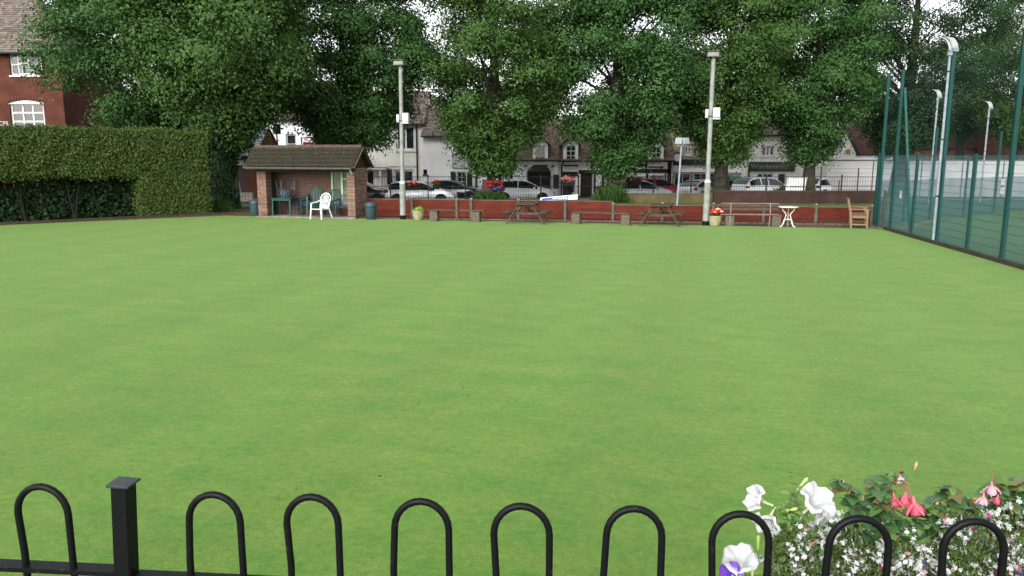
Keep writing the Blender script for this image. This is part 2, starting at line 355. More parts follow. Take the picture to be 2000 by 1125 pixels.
def tree(label, base, height, rx, zlow, mat, seed, trunk_r=.42, clumps=95, subs=19, leaves=38, lsize=.16, ry=None, subr=.34, cx=0., cy=0., group='mature street trees behind the railings', lean=0., crad=(.9,1.6), top=.55, hollow=.25):
    rg=np.random.default_rng(seed); rr=random.Random(seed); ry=ry or rx
    t=thing('lime_tree',label,'tree',base,0,group)
    zc=zlow+(height-zlow)*(1-top)*.85
    # crown envelope: widest low down, rounding over to the top, with uneven lobes
    C=[]
    lob=[rr.uniform(.78,1.15) for _ in range(9)]
    while len(C)<clumps:
        z=zlow+(height-zlow)*rr.random()**1.0; a=rr.uniform(0,6.283)
        u=(z-zlow)/(zc-zlow); k=(z-zc)/(height-zc) if z>zc else 0
        env=math.sqrt(max(0,1-k*k))*lob[int(a/6.2832*9)%9]*(1 if z>zc else .12+.88*u**.98)
        f=hollow+(1-hollow)*math.sqrt(rr.random()); 
        if env<.12: continue
        C.append((cx+math.cos(a)*rx*env*f+lean*(z/height),cy+math.sin(a)*ry*env*f,z))
    C=np.array(C); rad=rg.uniform(crad[0],crad[1],size=len(C))*np.clip(.5+.5*(C[:,2]-zlow)/(zc-zlow),.5,1)
    P,N=spray_cloud(rg,C,rad,subs,leaves,subr)
    P[:,2]=np.maximum(P[:,2],zlow*.55+rg.uniform(0,.6,size=len(P)))
    obj('crown',leaf_mesh('crown',P,N,lsize,mat,seed),t)
    tb=MB(); pts=[]; rs=[]; hz=height*.86
    for i in range(9):
        f=i/8; pts.append((math.sin(f*5+seed)*.18*f+lean*f*.8+cx*.7*f,math.cos(f*4+seed)*.15*f+cy*.7*f,hz*f)); rs.append(trunk_r*(1.25 if i==0 else 1)*(1-f)**.7+.05)
    tb.tube([(0,0,-.25)]+pts,[trunk_r*1.6]+rs,12)
    def trunk_at(z):
        f=max(0,min(.999,z/hz))*8; i=int(f); u=f-i; return Vector(pts[i]).lerp(Vector(pts[i+1]),u)
    trunk=tb.build('trunk',bark,t,smooth=True)
    lb=MB()
    for i in range(0,len(C),3):
        c=Vector(C[i]); z0=max(zlow*.8+.6,c.z-math.hypot(c.x,c.y)*rr.uniform(.35,.9)-.3); a=trunk_at(min(z0,hz*.97)); mid=a.lerp(c,.5)+Vector((0,0,rr.uniform(.1,.6)))
        r0=max(.035,.16*(1-z0/height)); lb.tube([a,a.lerp(mid,.55),mid,mid.lerp(c,.6)+Vector((0,0,.1)),c],[r0,r0*.8,r0*.62,r0*.4,.012],5,False)
    lb.build('limbs',bark,t)
    return t
def ivy(t, z0, z1, r0, n, seed, mat, size=.13):
    rg=np.random.default_rng(seed); z=rg.uniform(z0,z1,n); a=rg.uniform(0,6.283,n); r=r0*(1+.35*rg.random(n))+.12*np.sin(z*3+a*2)
    P=np.stack([r*np.cos(a),r*np.sin(a),z],1); N=np.stack([np.cos(a),np.sin(a),np.full(n,.4)],1)+rg.normal(size=(n,3))*.35
    obj('ivy',leaf_mesh('ivy',P,N,size,mat,seed),t)

tree('broad dark lime tree with low skirts beside the brick house, trunk hidden by the hedge',XY(332,41),15,4.9,2.3,lime_leaf,11,clumps=210,subs=20,leaves=36,crad=(1.0,1.9),ry=5,lsize=.17,top=.62)
t=tree('leafy lime tree at the end of the hedge with an ivy-clad trunk',XY(432,37.6),14.5,4.3,3.2,lime_yellow,12,clumps=190,crad=(.9,1.7),cx=.35,top=.62)
ivy(t,.0,6.5,.62,9000,3,dark_leaf,.15)
tree('dark lime tree rising behind the brick shelter',XY(684,44.5),15.5,4.9,2.3,lime_leaf,13,clumps=190,crad=(.8,1.5),top=.6)
tree('lime tree with flower boxes and a grassy mound at its foot',XY(965,44),15.5,4.8,2.0,lime_yellow,14,clumps=220,crad=(.8,1.5),trunk_r=.36,top=.6,lean=.3)
t=tree('lime tree with a leafy trunk between the timber framed cottages',XY(1197,44),15.5,4.1,2.0,lime_leaf,15,clumps=200,crad=(.8,1.5),trunk_r=.36,top=.6,lean=.4)
ivy(t,.0,4.2,.55,2600,5,shrub_leaf,.14)
t=tree('tall lime tree beside the white lamp column with the lower floodlight box',XY(1405,46.5),15.5,4.3,2.5,lime_yellow,16,clumps=205,crad=(.8,1.5),trunk_r=.38,top=.6,lean=.5)
tree('lime tree beside the white board hung on the railings',XY(1578,48),15.5,4.3,2.6,lime_leaf,17,clumps=195,crad=(.8,1.5),trunk_r=.33,top=.6)
tree('dark loose-crowned tree with a bare upper trunk behind the tennis court netting',XY(1752,56),17.5,6.2,2.9,dark_leaf,18,clumps=210,subs=18,leaves=32,crad=(.9,1.6),trunk_r=.5,top=.55,lean=.5,hollow=.4,group='trees beyond the tennis court')
tree('broad pale tree beyond the tennis court in front of the brick gable',XY(1985,62),16,5.6,3.6,lime_yellow,19,clumps=150,subs=18,leaves=32,crad=(.9,1.6),top=.6,group='trees beyond the tennis court')
tree('rounded dark tree beyond the court behind the grey wall',XY(1868,70),13,5.0,4.6,dark_leaf,20,clumps=100,subs=16,leaves=28,crad=(.9,1.5),group='trees beyond the tennis court')

# wooded hill far behind the roofs
hm=MB(); nx=26
for i in range(nx):
    x=-260+i*21; z=15+5*math.sin(i*.7)+3*math.sin(i*1.9)
    hm.v+=[(x,150,-.5),(x,175,z*.72),(x,240,z)]
for i in range(nx-1):
    for j in range(2): hm.f.append((i*3+j,(i+1)*3+j,(i+1)*3+j+1,i*3+j+1))
struct(hm.build('hill',M('hill_grass',(.05,.085,.035),scale=.05,rough=1)))
rg=np.random.default_rng(77); n=260; C=np.stack([rg.uniform(-120,120,n),rg.uniform(150,172,n),rg.uniform(2,11,n)],1)
P,N=spray_cloud(rg,C,rg.uniform(2,3.6,n),12,16,.8,flat=1.3)
tag(stuff(obj('far_wood',leaf_mesh('far_wood',P,N,.75,dark_leaf,3))),'distant wooded hillside showing between the trees above the roofs','woodland')

# ---------------------------------------------------- clipped hedge with its undercut base
hx=hd; hn=Vector((-hx.y,hx.x,0))                       # along the hedge, and away from the viewer
HLb=HL+hn*.75; hlen=(HR+Vector((.25,.4,0))-HL).length
hed=thing('clipped_hedge','tall clipped hedge with a squared top and an undercut shady base','hedge',HLb,math.atan2(hx.y,hx.x))
rg=np.random.default_rng(31)
split=hlen-2.75; HT=3.52; CUT=1.72
def face_pts(n,f):
    u=rg.random((n,2)); return f(u[:,0],u[:,1])
Ps=[];Ns=[]
def put(n,x,y,z,nv,j=.09):
    P=np.stack([x,y,z],1)+rg.normal(size=(n,3))*j; Ps.append(P); Ns.append(np.tile(np.array(nv,float),(n,1))+rg.normal(size=(n,3))*.5)
n=34000; x=rg.uniform(-4,hlen,n); z=rg.uniform(CUT,HT,n); wv=.05*np.sin(x*2.1+z*1.3)+.04*np.sin(x*5.3-z*3); put(n,x,-wv,z+.05*np.sin(x*1.7),(0,-1,.45))
n=18000; x=rg.uniform(split,hlen,n); z=rg.uniform(.05,CUT,n); put(n,x,.05*np.sin(x*4+z*4)+.02,z,(0,-1,.35))
n=16000; x=rg.uniform(-4,hlen,n); y=rg.uniform(0,1.5,n); put(n,x,y,HT+.05*np.sin(x*1.7)+.03*np.sin(y*5+x*2),(0,0,1),.07)
n=6000; y=rg.uniform(0,1.5,n); z=rg.uniform(0,HT,n); put(n,np.full(n,hlen)+.06*np.sin(z*4),y,z,(1,0,.3))
n=6000; x=rg.uniform(-4,split,n); y=rg.uniform(0,1.2,n); put(n,x,y,np.full(n,CUT)+.07*np.sin(x*3),(0,-.4,-.8),.08)
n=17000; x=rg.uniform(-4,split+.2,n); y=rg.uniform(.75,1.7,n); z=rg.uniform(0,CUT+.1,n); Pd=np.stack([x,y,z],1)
obj('added_shade_leaves',leaf_mesh('added_shade_leaves',Pd,rg.normal(size=(n,3))+np.array([0,-.6,.4]),.17,dark_leaf,9),hed)  # dark-coloured leaves added so the hollow under the hedge looks shadier
n=1500; put(n,np.full(n,split),rg.uniform(0,1,n),rg.uniform(0,CUT,n),(-1,-.2,.2))
obj('foliage',leaf_mesh('foliage',np.concatenate(Ps),np.concatenate(Ns),.088,hedge_leaf,8,aspect=.7),hed)
twig=M('hedge_twigs',(.02,.022,.012),(.012,.014,.008),scale=10,rough=.95)
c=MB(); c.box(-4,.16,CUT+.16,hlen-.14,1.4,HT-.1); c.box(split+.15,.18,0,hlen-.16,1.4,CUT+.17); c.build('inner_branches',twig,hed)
for i in range(15):
    x=-2.5+i*.98+rnd.uniform(-.25,.25)
    if x>split-.2: break
    c=MB(); b0=Vector((x,.75+rnd.uniform(-.1,.3),-.05)); 
    for k in range(rnd.choice((2,3,3))):
        tip=b0+Vector((rnd.uniform(-.45,.45),rnd.uniform(-.25,.3),CUT+.45)); c.tube([b0,b0.lerp(tip,.4)+Vector((rnd.uniform(-.1,.1),0,.05)),tip],[.045,.035,.025],6)
    c.build('stem',twig,hed,smooth=True)
# weathered stakes in the bed
for i,px in enumerate((30,86,194)):
    p=G(px,424+i*-1.5)+hn*.62
    tag(MB().tube([p+Vector((0,0,-.1)),p+Vector((.01,.01,.55)),p+Vector((rnd.uniform(-.03,.03),0,1.15))],[.06,.055,.045],8).build('stake',old_wood,smooth=True),
        ['short weathered stake among the ferny plants under the hedge','greenish round stake standing under the hedge between two shrubs','pale leaning stake under the hedge beside bright leafy shoots'][i],'stake')
labels=['low dark shrub under the hedge beside the short stake','leafy shrub under the hedge left of the greenish stake','small bright fern clump at the greenish stake','spreading dark shrub under the middle of the hedge','pale-leaved shrub under the hedge near the leaning stake','bright leafy shoots right of the leaning stake under the hedge','dense shrub under the hedge close to its full-height end','low ivy mound in front of the undercut hedge end']
for i,(px,hh,rr_) in enumerate([(15,.95,.75),(60,1.1,.8),(78,.55,.5),(130,1.15,.85),(172,.8,.6),(212,1.0,.75),(262,1.1,.8),(305,.8,.7)]):
    p=G(px,429-px*.03)+hn*1.05; rg=np.random.default_rng(200+i)
    t=thing('shrub',labels[i],'shrub',p,0,'plants under the hedge')
    n=14; C=np.stack([rg.uniform(-rr_,rr_,n),rg.uniform(-.25,.3,n),rg.uniform(.12,hh,n)],1)
    P,N=spray_cloud(rg,C,np.full(n,.28),8,18,.11); P[:,2]=np.abs(P[:,2])
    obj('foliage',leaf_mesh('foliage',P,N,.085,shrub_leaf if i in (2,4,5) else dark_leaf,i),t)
    c=MB()
    for k in range(0,n,2): c.tube([(C[k][0]*.3,0,-.02),(C[k][0]*.6,C[k][1]*.5,C[k][2]*.5),C[k]],[.014,.01,.005],5,False)
    c.build('stems',bark,t)
def tuft(px,py,Y,w_,h_,label,seed,mat=None,cat='plant',n=500,dep=.4):
    p=XY(px,Y); rg=np.random.default_rng(seed); t=thing('grass_tuft',label,cat,p)
    x=rg.normal(size=n)*w_*.4; y=rg.normal(size=n)*dep*.4; hh=h_*rg.uniform(.4,1,n)*np.exp(-(x/w_)**2)
    b=MB()
    for i in range(n):
        a=rg.uniform(0,6.28); le=hh[i]; dx,dy=math.cos(a)*le*.45,math.sin(a)*le*.45; wd=.022
        q=(x[i],y[i],0); px_,py_=-math.sin(a)*wd,math.cos(a)*wd
        b.add([(q[0]-px_,q[1]-py_,-.02),(q[0]+px_,q[1]+py_,-.02),(q[0]+dx*.5+px_*.8,q[1]+dy*.5+py_*.8,le*.7),(q[0]+dx,q[1]+dy,le),(q[0]+dx*.5-px_*.8,q[1]+dy*.5-py_*.8,le*.7)],[(0,1,2,3,4)])
    stuff(b.build('blades',mat or shrub_leaf,t)); return t
tuft(430,0,35.4,.75,.62,'clump of long grassy leaves between the hedge end and the sign post',61)
tuft(955,0,43.2,1.3,.75,'grassy mound at the foot of the lime tree with the flower boxes',62,n=900,dep=.8)
tuft(1190,0,43.3,1.1,1.0,'tall weeds round the leafy trunk between the cottages',63,n=800,dep=.7)
tuft(1408,0,45.5,1.2,.75,'green weeds at the foot of the tree beside the lamp column',64,n=700,dep=.7)
tuft(1550,0,47.3,1.6,1.0,'long grass on the bank below the white board',65,n=900,dep=.7)

# ============================================================ BRICK SHELTER
AE=math.atan2(e1.y,e1.x)
SO=G(505,423.5)                                   # front left corner
SW=4.42; SD=1.15; SH=2.02
sh=thing('brick_shelter','small open-fronted brick shelter with a mossy tiled roof beside the green','shelter',SO,AE)
st=MB(); st.box(-.05,-.16,-.05,SW+.06,SD+.02,.05); st.build('floor_slab',paving,sh)
def brick_mesh(l,d,h): return MB().cbox((l/2,d/2,h/2),(l-.012,d,h-.012),.006).mesh('brick',brown_brick)
BM={}
bmats=[brown_brick,M('pale_brown_brick',(.21,.125,.085),(.15,.08,.056),scale=9,rough=.85,bump=.4,bscale=70),M('dark_brown_brick',(.11,.05,.038),(.075,.038,.028),scale=9,rough=.85,bump=.4,bscale=70)]
def brick(parent,x,y,z,l,d,h=.075):
    v=rnd.choice((0,0,1,1,2)); k=(round(l,3),round(d,3),v)
    if k not in BM: BM[k]=MB().cbox((l/2,d/2,h/2),(l-.012,d,h-.012),.006).mesh('brick',bmats[v])
    obj('brick',BM[k],parent,(x,y+rnd.uniform(-.003,.003),z))
# left pier: four half-lap bricks a course; right side wall: bricks running back
core=MB(); core.box(.008,.008,.05,.42,.44,SH); pl=core.build('left_pier',mortar,sh)
nc=int((SH-.05)/.075)
for k in range(nc):
    z=.05+k*.075
    if k%2==0:
        for x in (0,.215): brick(pl,x,0,z,.215,.45)
    else:
        brick(pl,0,0,z,.1075,.45); brick(pl,.1075,0,z,.215,.45); brick(pl,.3225,0,z,.1075,.45)
wl=.34
core=MB(); core.box(SW-wl+.008,.008,.05,SW-.008,SD-.01,SH); pr=core.build('right_side_wall',mortar,sh)
for k in range(nc):
    z=.05+k*.075; y=0.; first=.1125 if k%2 else .225
    while y<SD-.02:
        l_=min(first if y==0 else .225,SD-y)
        kk=('s',round(l_,3),rnd.choice((0,0,1,1,2)))
        if kk not in BM: BM[kk]=MB().cbox((wl/2,l_/2,.0375),(wl,l_-.012,.063),.006).mesh('brick',bmats[kk[2]])
        obj('brick',BM[kk],pr,(SW-wl+rnd.uniform(-.003,.003),y,z)); y+=l_
core=MB(); core.box(.0,.46,.05,.1,SD-.12,SH); core.build('left_side_wall',dark_brick,sh)
# back wall, window opening at its right end
WX0,WX1,WZ0=2.86,SW-wl-.02,.55
core=MB(); core.box(.02,SD-.1,.05,WX0,SD-.012,SH+.1); core.box(WX0,SD-.1,.05,SW-wl,SD-.012,WZ0); core.build('back_wall',mortar,sh)
bw=MB(); r3=random.Random(3)
for k in range(nc):
    z=.05+k*.075; x=.1-(.1125 if k%2 else 0)
    while x<SW-wl:
        a=max(.1,x); b_=min(x+.225,SW-wl)
        if z+.07>WZ0: b_=min(b_,WX0)
        if b_-a>.03: bw.cbox(((a+b_)/2,SD-.105+r3.uniform(-.003,.003),z+.0375),(b_-a-.012,.02,.063),.004)
        x+=.225
stuff(bw.build('back_wall_bricks',bmats[2],sh))  # dirty dark brick; its colour also carries the shelter's interior shade
wf=M('pale_green_window_frame',(.42,.50,.42),(.33,.42,.34),scale=5,rough=.5)
wn=MB()
for a,b_,c_,d_ in ((WX0,WZ0,WX0+.07,SH-.05),(WX1-.06,WZ0,WX1,SH-.05),(WX0+.44,WZ0,WX0+.53,SH-.05),(WX0+.07,SH-.12,WX1-.06,SH-.05),(WX0+.07,WZ0,WX1-.06,WZ0+.07),(WX0+.53,SH-.48,WX1-.06,SH-.42)):
    wn.box(a,SD-.115,b_,c_,SD-.03,d_)
wn=wn.build('window',wf,sh)
gl=M('shelter_glass',(.10,.12,.07),(.16,.17,.10),scale=3,rough=.06,spec=.6)
for a,b_,c_,d_ in ((WX0+.07,WZ0+.07,WX0+.44,SH-.12),(WX0+.53,WZ0+.07,WX1-.06,SH-.48),(WX0+.53,SH-.42,WX1-.06,SH-.12)):
    MB().box(a,SD-.06,b_,c_,SD-.055,d_).build('pane',gl,wn)
# roof: deck, beam, gutter, gables and pantiles
RF,RB=-.34,SD+.36; YR=(RF+RB)/2; ZE,ZR=SH+.06,SH+.86; XL,XRt=-.33,SW+.13
sl=Vector((0,YR-RF,ZR-ZE)); sll=sl.length; sa=math.atan2(ZR-ZE,YR-RF)
rf=MB()
for sg in (0,1):
    y0=RF if sg==0 else RB
    rf.add([(XL+.02,y0,ZE-.035),(XRt-.02,y0,ZE-.035),(XRt-.02,YR,ZR-.035),(XL+.02,YR,ZR-.035),(XL+.02,y0,ZE-.005),(XRt-.02,y0,ZE-.005),(XRt-.02,YR,ZR-.005),(XL+.02,YR,ZR-.005)],
           [(0,3,2,1),(4,5,6,7),(0,1,5,4),(1,2,6,5),(3,0,4,7)] )
roof=rf.build('roof',M('roof_deck',(.03,.022,.016),scale=6,rough=.9),sh)
MB().box(.0,-.02,SH-.14,SW,.12,SH+.03).build('front_beam',M('dark_fascia',(.028,.017,.012),(.018,.012,.01),scale=5,rough=.6),sh)
g=MB(); pts=[(XL,-.0,0)]
g.tube([(XL+.05,RF-.05,ZE-.06),(XRt-.05,RF-.05,ZE-.075)],.055,10); g.build('gutter',M('gutter_plastic',(.03,.03,.027),(.06,.06,.05),scale=12,rough=.5),roof,smooth=True)
MB().tube([(XRt-.14,RF-.04,ZE-.09),(XRt-.14,RF+.12,ZE-.26),(XRt-.2,RF+.30,ZE-.3)],.034,8).build('downpipe_elbow',white_paint,roof,smooth=True)
for x in (0.02,SW-.10):
    MB().add([(x,.0,SH),(x,SD,SH),(x,YR,ZR-.12),(x+.08,.0,SH),(x+.08,SD,SH),(x+.08,YR,ZR-.12)],[(0,1,2),(3,5,4),(0,3,4,1),(1,4,5,2),(2,5,3,0)]).build('gable',dark_brick,sh)
wood_brown=M('brown_bargeboard',(.10,.06,.04),(.07,.043,.03),scale=5,rough=.6)
for x in (XL,XRt):
    b_=MB(); b_.beam((x,RF-.02,ZE-.05),(x,YR,ZR-.03),.03,.13,(1,0,0)); b_.beam((x,RB+.02,ZE-.05),(x,YR,ZR-.03),.028,.128,(1,0,0)); b_.build('bargeboard',wood_brown,roof)
NCOL,NROW=22,5; tw=(XRt-XL)/NCOL; th_=sll/NROW
tiles=[]
for v in range(5):
    tm=MB(); n=7; prof=[(i/(n-1)*tw*1.06-tw*.03,.026*math.sin(i/(n-1)*2*math.pi+.6)) for i in range(n)]
    lz=.03
    tm.v=[(x,0,z+lz) for x,z in prof]+[(x,th_*1.14,z-.004) for x,z in prof]+[(x,0,z+lz-.018) for x,z in prof]
    tm.f=[(i,i+1,n+i+1,n+i) for i in range(n-1)]+[(2*n+i,2*n+i+1,i+1,i) for i in range(n-1)]
    cc=[((.023,.019,.012),(.034,.025,.016)),((.026,.025,.013),(.017,.016,.008)),((.029,.023,.016),(.02,.018,.01)),((.021,.020,.010),(.030,.026,.015)),((.035,.025,.018),(.022,.020,.011))][v]
    tiles.append(tm.mesh('tile',M('moss_tile_%d'%v,cc[0],cc[1],scale=11,rough=.9,bump=.5,bscale=60),True))
tp=[]
for side in (0,1):
    for r_ in range(NROW):
        for c_ in range(NCOL):
            f=r_/NROW
            if side==0: o=obj('tile',rnd.choice(tiles),roof,(XL+c_*tw+rnd.uniform(-.004,.004),RF+sl.y*f-.03,ZE+sl.z*f-.0),rot=(sa+rnd.uniform(-.02,.02),0,0))
            else: o=obj('tile',rnd.choice(tiles),roof,(XL+(c_+1)*tw,RB-sl.y*f+.03,ZE+sl.z*f),rot=(sa,0,math.pi))
            o.rotation_mode='XYZ'
ridge_m=M('ridge_tile',(.085,.058,.043),(.06,.042,.032),scale=8,rough=.85)
rm=MB(); rm.tube([(0,0,0),(.43,0,.006)],.095,10); rm=rm.mesh('ridge_tile',ridge_m,True)
for k in range(11): obj('ridge_tile',rm,roof,(XL-.02+k*.444,YR,ZR-.01+rnd.uniform(-.006,.006)))
lit=MB()
for k in range(26):
    f=rnd.random()*.9; x=rnd.uniform(XL+.3,XRt-.2); p=Vector((x,RF+sl.y*f,ZE+sl.z*f+.065)); a=rnd.uniform(0,6.3); s_=rnd.uniform(.025,.05)
    lit.add([p,p+Vector((math.cos(a)*s_,math.sin(a)*s_*.6,s_*.5)),p+Vector((math.cos(a+.9)*s_,math.sin(a+.9)*s_*.6,s_*.6)),],[(0,1,2)])
stuff(lit.build('fallen_leaves',M('pale_dead_leaf',(.42,.36,.22),scale=20),roof))

def S(x,y,z=.05):                                # a point in the shelter's frame
    return SO+e1*x+e2*y+Vector((0,0,z))
# ---------------------------------------------------- moulded plastic chairs
def chair_parts(t, mat, h=.98, w=.56):
    sz=.42
    se=MB(); n=7
    for j in range(5):
        y=-.24+.46*j/4
        for i in range(n):
            x=(-.5+i/(n-1))*w*(.92 if j else .86); se.v.append((x,y,sz-.018*math.cos(math.pi*(i/(n-1)-.5)*1.0)-.02*j/4))
    for j in range(4):
        for i in range(n-1): se.f.append((j*n+i,j*n+i+1,(j+1)*n+i+1,(j+1)*n+i))
    m=len(se.v); se.v+=[(x,y,z-.025) for x,y,z in se.v]; se.f+=[tuple(k+m for k in f)[::-1] for f in se.f]
    rim=[i for i in range(n)]+[j*n+n-1 for j in range(1,5)]+[4*n+i for i in range(n-2,-1,-1)]+[j*n for j in range(3,0,-1)]
    for a,b_ in zip(rim,rim[1:]+rim[:1]): se.f.append((a,a+m,b_+m,b_))
    se.build('seat',mat,t,smooth=True)
    # backrest: arched rim and fanned slats
    bk=MB(); hw=w*.46; arch=[]
    for i in range(13):
        a=math.pi*i/12; x=hw*math.cos(a)*1.0; z=h-.26+.26*math.sin(a)**.8; arch.append((x,.24+.13*(z-sz)/(h-sz),z))
    bk.tube([(hw*.86,.22,sz)]+arch+[(-hw*.86,.22,sz)],.022,8); bk=bk.build('backrest',mat,t,smooth=True)
    for i in range(7):
        f=(i-3)/3; x1=f*hw*.84; zt=h-.035-.20*abs(f)**2.4; x0=f*hw*.62
        MB().beam((x0,.222,sz-.015),(x1,.24+.13*(zt-sz)/(h-sz),zt),.030,.010,(0,1,0)).build('slat',mat,bk)
    for s_ in (-1,1):
        ar=MB(); ar.tube([(s_*w*.47,-.24,sz+.21),(s_*w*.5,-.1,sz+.235),(s_*w*.5,.08,sz+.235),(s_*w*.47,.27,sz+.30)],[.026,.03,.03,.022],8); ar.build('arm',mat,t,smooth=True)
        l=MB(); l.beam((s_*w*.52,-.29,0),(s_*w*.47,-.235,sz+.22),.05,.035,(0,1,0)); l.build('leg',mat,t)
        l=MB(); l.beam((s_*w*.50,.36,0),(s_*w*.43,.235,sz),.045,.035,(0,1,0)); l.build('leg',mat,t)
    return t
def chair(label,loc,rz,mat,h=.98,grp=None): return chair_parts(thing('plastic_chair',label,'chair',loc,rz,grp),mat,h)
cp=G(627,427.5)
chair('white plastic garden chair with a slatted fan back in front of the shelter',cp,AE+R(-14),white_plastic,1.02)
chair('dark blue-green plastic chair beside the green table in the shelter',S(1.72,.42),AE+R(-12),blue_plastic,.82)
for k in range(3): chair(['lowest chair in the stack of green chairs behind the white chair','middle chair in the stack of green chairs behind the white chair','topmost chair in the stack of green chairs behind the white chair'][k],S(2.34,.55,.05+k*.09),AE+R(16),green_plastic,.98,'stacked green chairs in the shelter')
chair('tall green plastic chair with fanned slats standing under the shelter window',S(3.02,.62),AE+R(-6),green_plastic,1.08)
chair('dark slate-blue plastic chair next to the right side wall of the shelter',S(3.68,.48),AE+R(10),blue_plastic,.86)
# green table with an upturned chair on it
t=thing('plastic_table','square green plastic table in the left of the shelter','table',S(1.02,.42),AE)
MB().cbox((0,0,.72),(.92,.70,.035),.01).build('table_top',green_plastic,t); MB().box(-.42,-.31,.63,.42,.31,.70).build('apron',green_plastic,t)
for x in (-.41,.41):
    for y in (-.3,.3): MB().beam((x,y,0),(x*.97,y*.97,.66),.055,.05).build('leg',green_plastic,t)
t=chair('blue-green plastic chair piled upside down on the green table',S(1.05,.5,.05+.74),AE+R(185),blue_plastic,.7)
t.rotation_euler=(R(180),0,AE+R(10)); t.location=S(1.02,.52,.05+.74+.70)
# ---------------------------------------------------- bins
def bin_(label,loc):
    t=thing('litter_bin',label,'bin',loc)
    MB().lathe([(.19,0),(.20,.03),(.235,.52),(.235,.53)],20).build('body',bin_plastic,t,smooth=True)
    MB().lathe([(.262,.52),(.265,.56),(.25,.60),(.235,.66),(.12,.70),(0,.71)],20).build('lid',bin_plastic,t,smooth=True)
    r_=MB()
    for k in range(4): r_.lathe([(.205+k*.008,.10+k*.12),(.218+k*.008,.11+k*.12),(.207+k*.008,.12+k*.12)],20)
    r_.build('ribs',bin_plastic,t,smooth=True)
bin_('dark green litter bin against the left pier of the shelter',G(496,422.5)+e2*.15); bin_('grey-green litter bin beside the right wall of the shelter',G(724,428.5)+e2*.05)

# ============================================================ LAMP COLUMNS
def lamp_column(label,px,py,top,px_top,h_change,box_z,turn,boxside):
    b0=G(px,py); Hh=AT(px_top,top,b0.y).z; dx=AT(px_top,top,b0.y).x-b0.x
    t=thing('lamp_column',label,'lamp',b0)
    L=lambda z: Vector((dx*z/Hh,0,z))
    MB().tube([L(-.1),L(.16)],.125,14).build('base_collar',black_paint,t,smooth=True)
    MB().tube([L(.16),L(h_change)],[.118,.112],16).build('lower_tube',post_white,t,smooth=True)
    MB().lathe([(.112,-.03),(.118,0),(.085,.07)],16,L(h_change)).build('shoulder',white_paint,t,smooth=True)
    MB().tube([L(h_change+.04),L(Hh-.12)],[.083,.072],16).build('upper_tube',post_white,t,smooth=True)
    lm=M('floodlight_casing',(.085,.085,.075),(.055,.055,.046),scale=6,rough=.6)
    hd_=obj('floodlight',MB().add([(-.30,-.24,.0),(.24,-.24,.0),(.24,.20,.03),(-.30,.20,.03),(-.27,-.2,.24),(.22,-.2,.24),(.22,.2,.2),(-.27,.2,.2)],[(0,3,2,1),(4,5,6,7),(0,1,5,4),(1,2,6,5),(2,3,7,6),(3,0,4,7)]).mesh('floodlight',lm),t,L(Hh-.12),turn); hd_.scale=(.8,.8,.8)
    MB().box(-.32,-.27,.235,.25,.22,.262).build('visor',lm,hd_)
    MB().box(-.26,-.246,.03,.2,-.241,.19).build('lens',M('floodlight_glass',(.2,.21,.18),(.15,.16,.14),scale=3,rough=.25),hd_)
    if box_z:
        bx_=obj('control_box',MB().cbox((boxside*.19,-.02,0),(.24,.2,.34),.015).mesh('control_box',white_paint),t,L(box_z),turn)
        MB().box(boxside*.19-.13,-.14,-.235,boxside*.19+.13,.06,-.19).build('bracket',white_paint,bx_)
        MB().tube([(0,0,-.15),(0,0,-.11)],.09,14).build('clamp',tarnish,bx_)
        MB().cbox((-boxside*.14,.02,-.03),(.1,.14,.3),.01).build('junction_box',white_paint,bx_)
    return t
lamp_column('white lamp column with a small box standing beside the brick shelter',787,428,122,782,1.45,4.0,R(-12),1)
lamp_column('white lamp column with a lower box standing near the red flower tub',1378,440,105,1394,1.58,4.02,R(-10),1)
# slender pole with twin floodlights behind the red fence
p=XY(1322,38.5); t=thing('floodlight_pole','slender grey pole with twin floodlights behind the red fence','lamp',p)
MB().tube([(0,0,-.1),(.12,0,3.05)],[.05,.045],10).build('pole',galv,t,smooth=True)
for x,a in ((-.17,-.5),(.27,.45)):
    o=obj('floodlight',MB().cbox((0,0,.0),(.36,.12,.34),.02).mesh('floodlight',galv),t,(.12+x*.8,0,3.25),rot=(R(-20),0,a)); MB().box(-.15,-.066,-.14,.15,-.061,.14).build('lens',M('pale_lens',(.2,.23,.22),scale=3,rough=.2),o)
MB().box(-.12,-.03,3.03,.38,.03,3.07).build('crossbar',galv,t)

# ============================================================ RED BOARD FENCE WITH CONCRETE POSTS
FL=G(714,423.5); FR=G(1702,437)
fd=(FR-FL); flen=fd.length; fd.normalize(); fz=math.atan2(fd.y,fd.x)
fen=thing('red_fence','long low fence of red painted boards between short concrete posts','fence',FL,fz)
def on_fence(px):
    # distance along the fence of picture column px
    lo,hi=-6.,flen+6
    for _ in range(40):
        m=(lo+hi)/2; q=FL+fd*m; x=1000+1500*q.x/(q.y*_c+CAM_H*_s)
        if x<px: lo=m
        else: hi=m
    return lo
posts=[on_fence(x) for x in (712,806,893,921,1013,1104,1197,1293,1392,1490,1592,1700)]
rmats=[red_paint,M('red_masonry_paint_worn',(.102,.021,.0125),(.056,.0135,.009),scale=2.6,lo=.4,hi=.8,spec=.08,rough=.7,bump=.25,bscale=18),M('red_masonry_paint_dark',(.072,.0145,.009),(.092,.0185,.011),scale=1.7,spec=.08,rough=.7,bump=.25,bscale=18)]
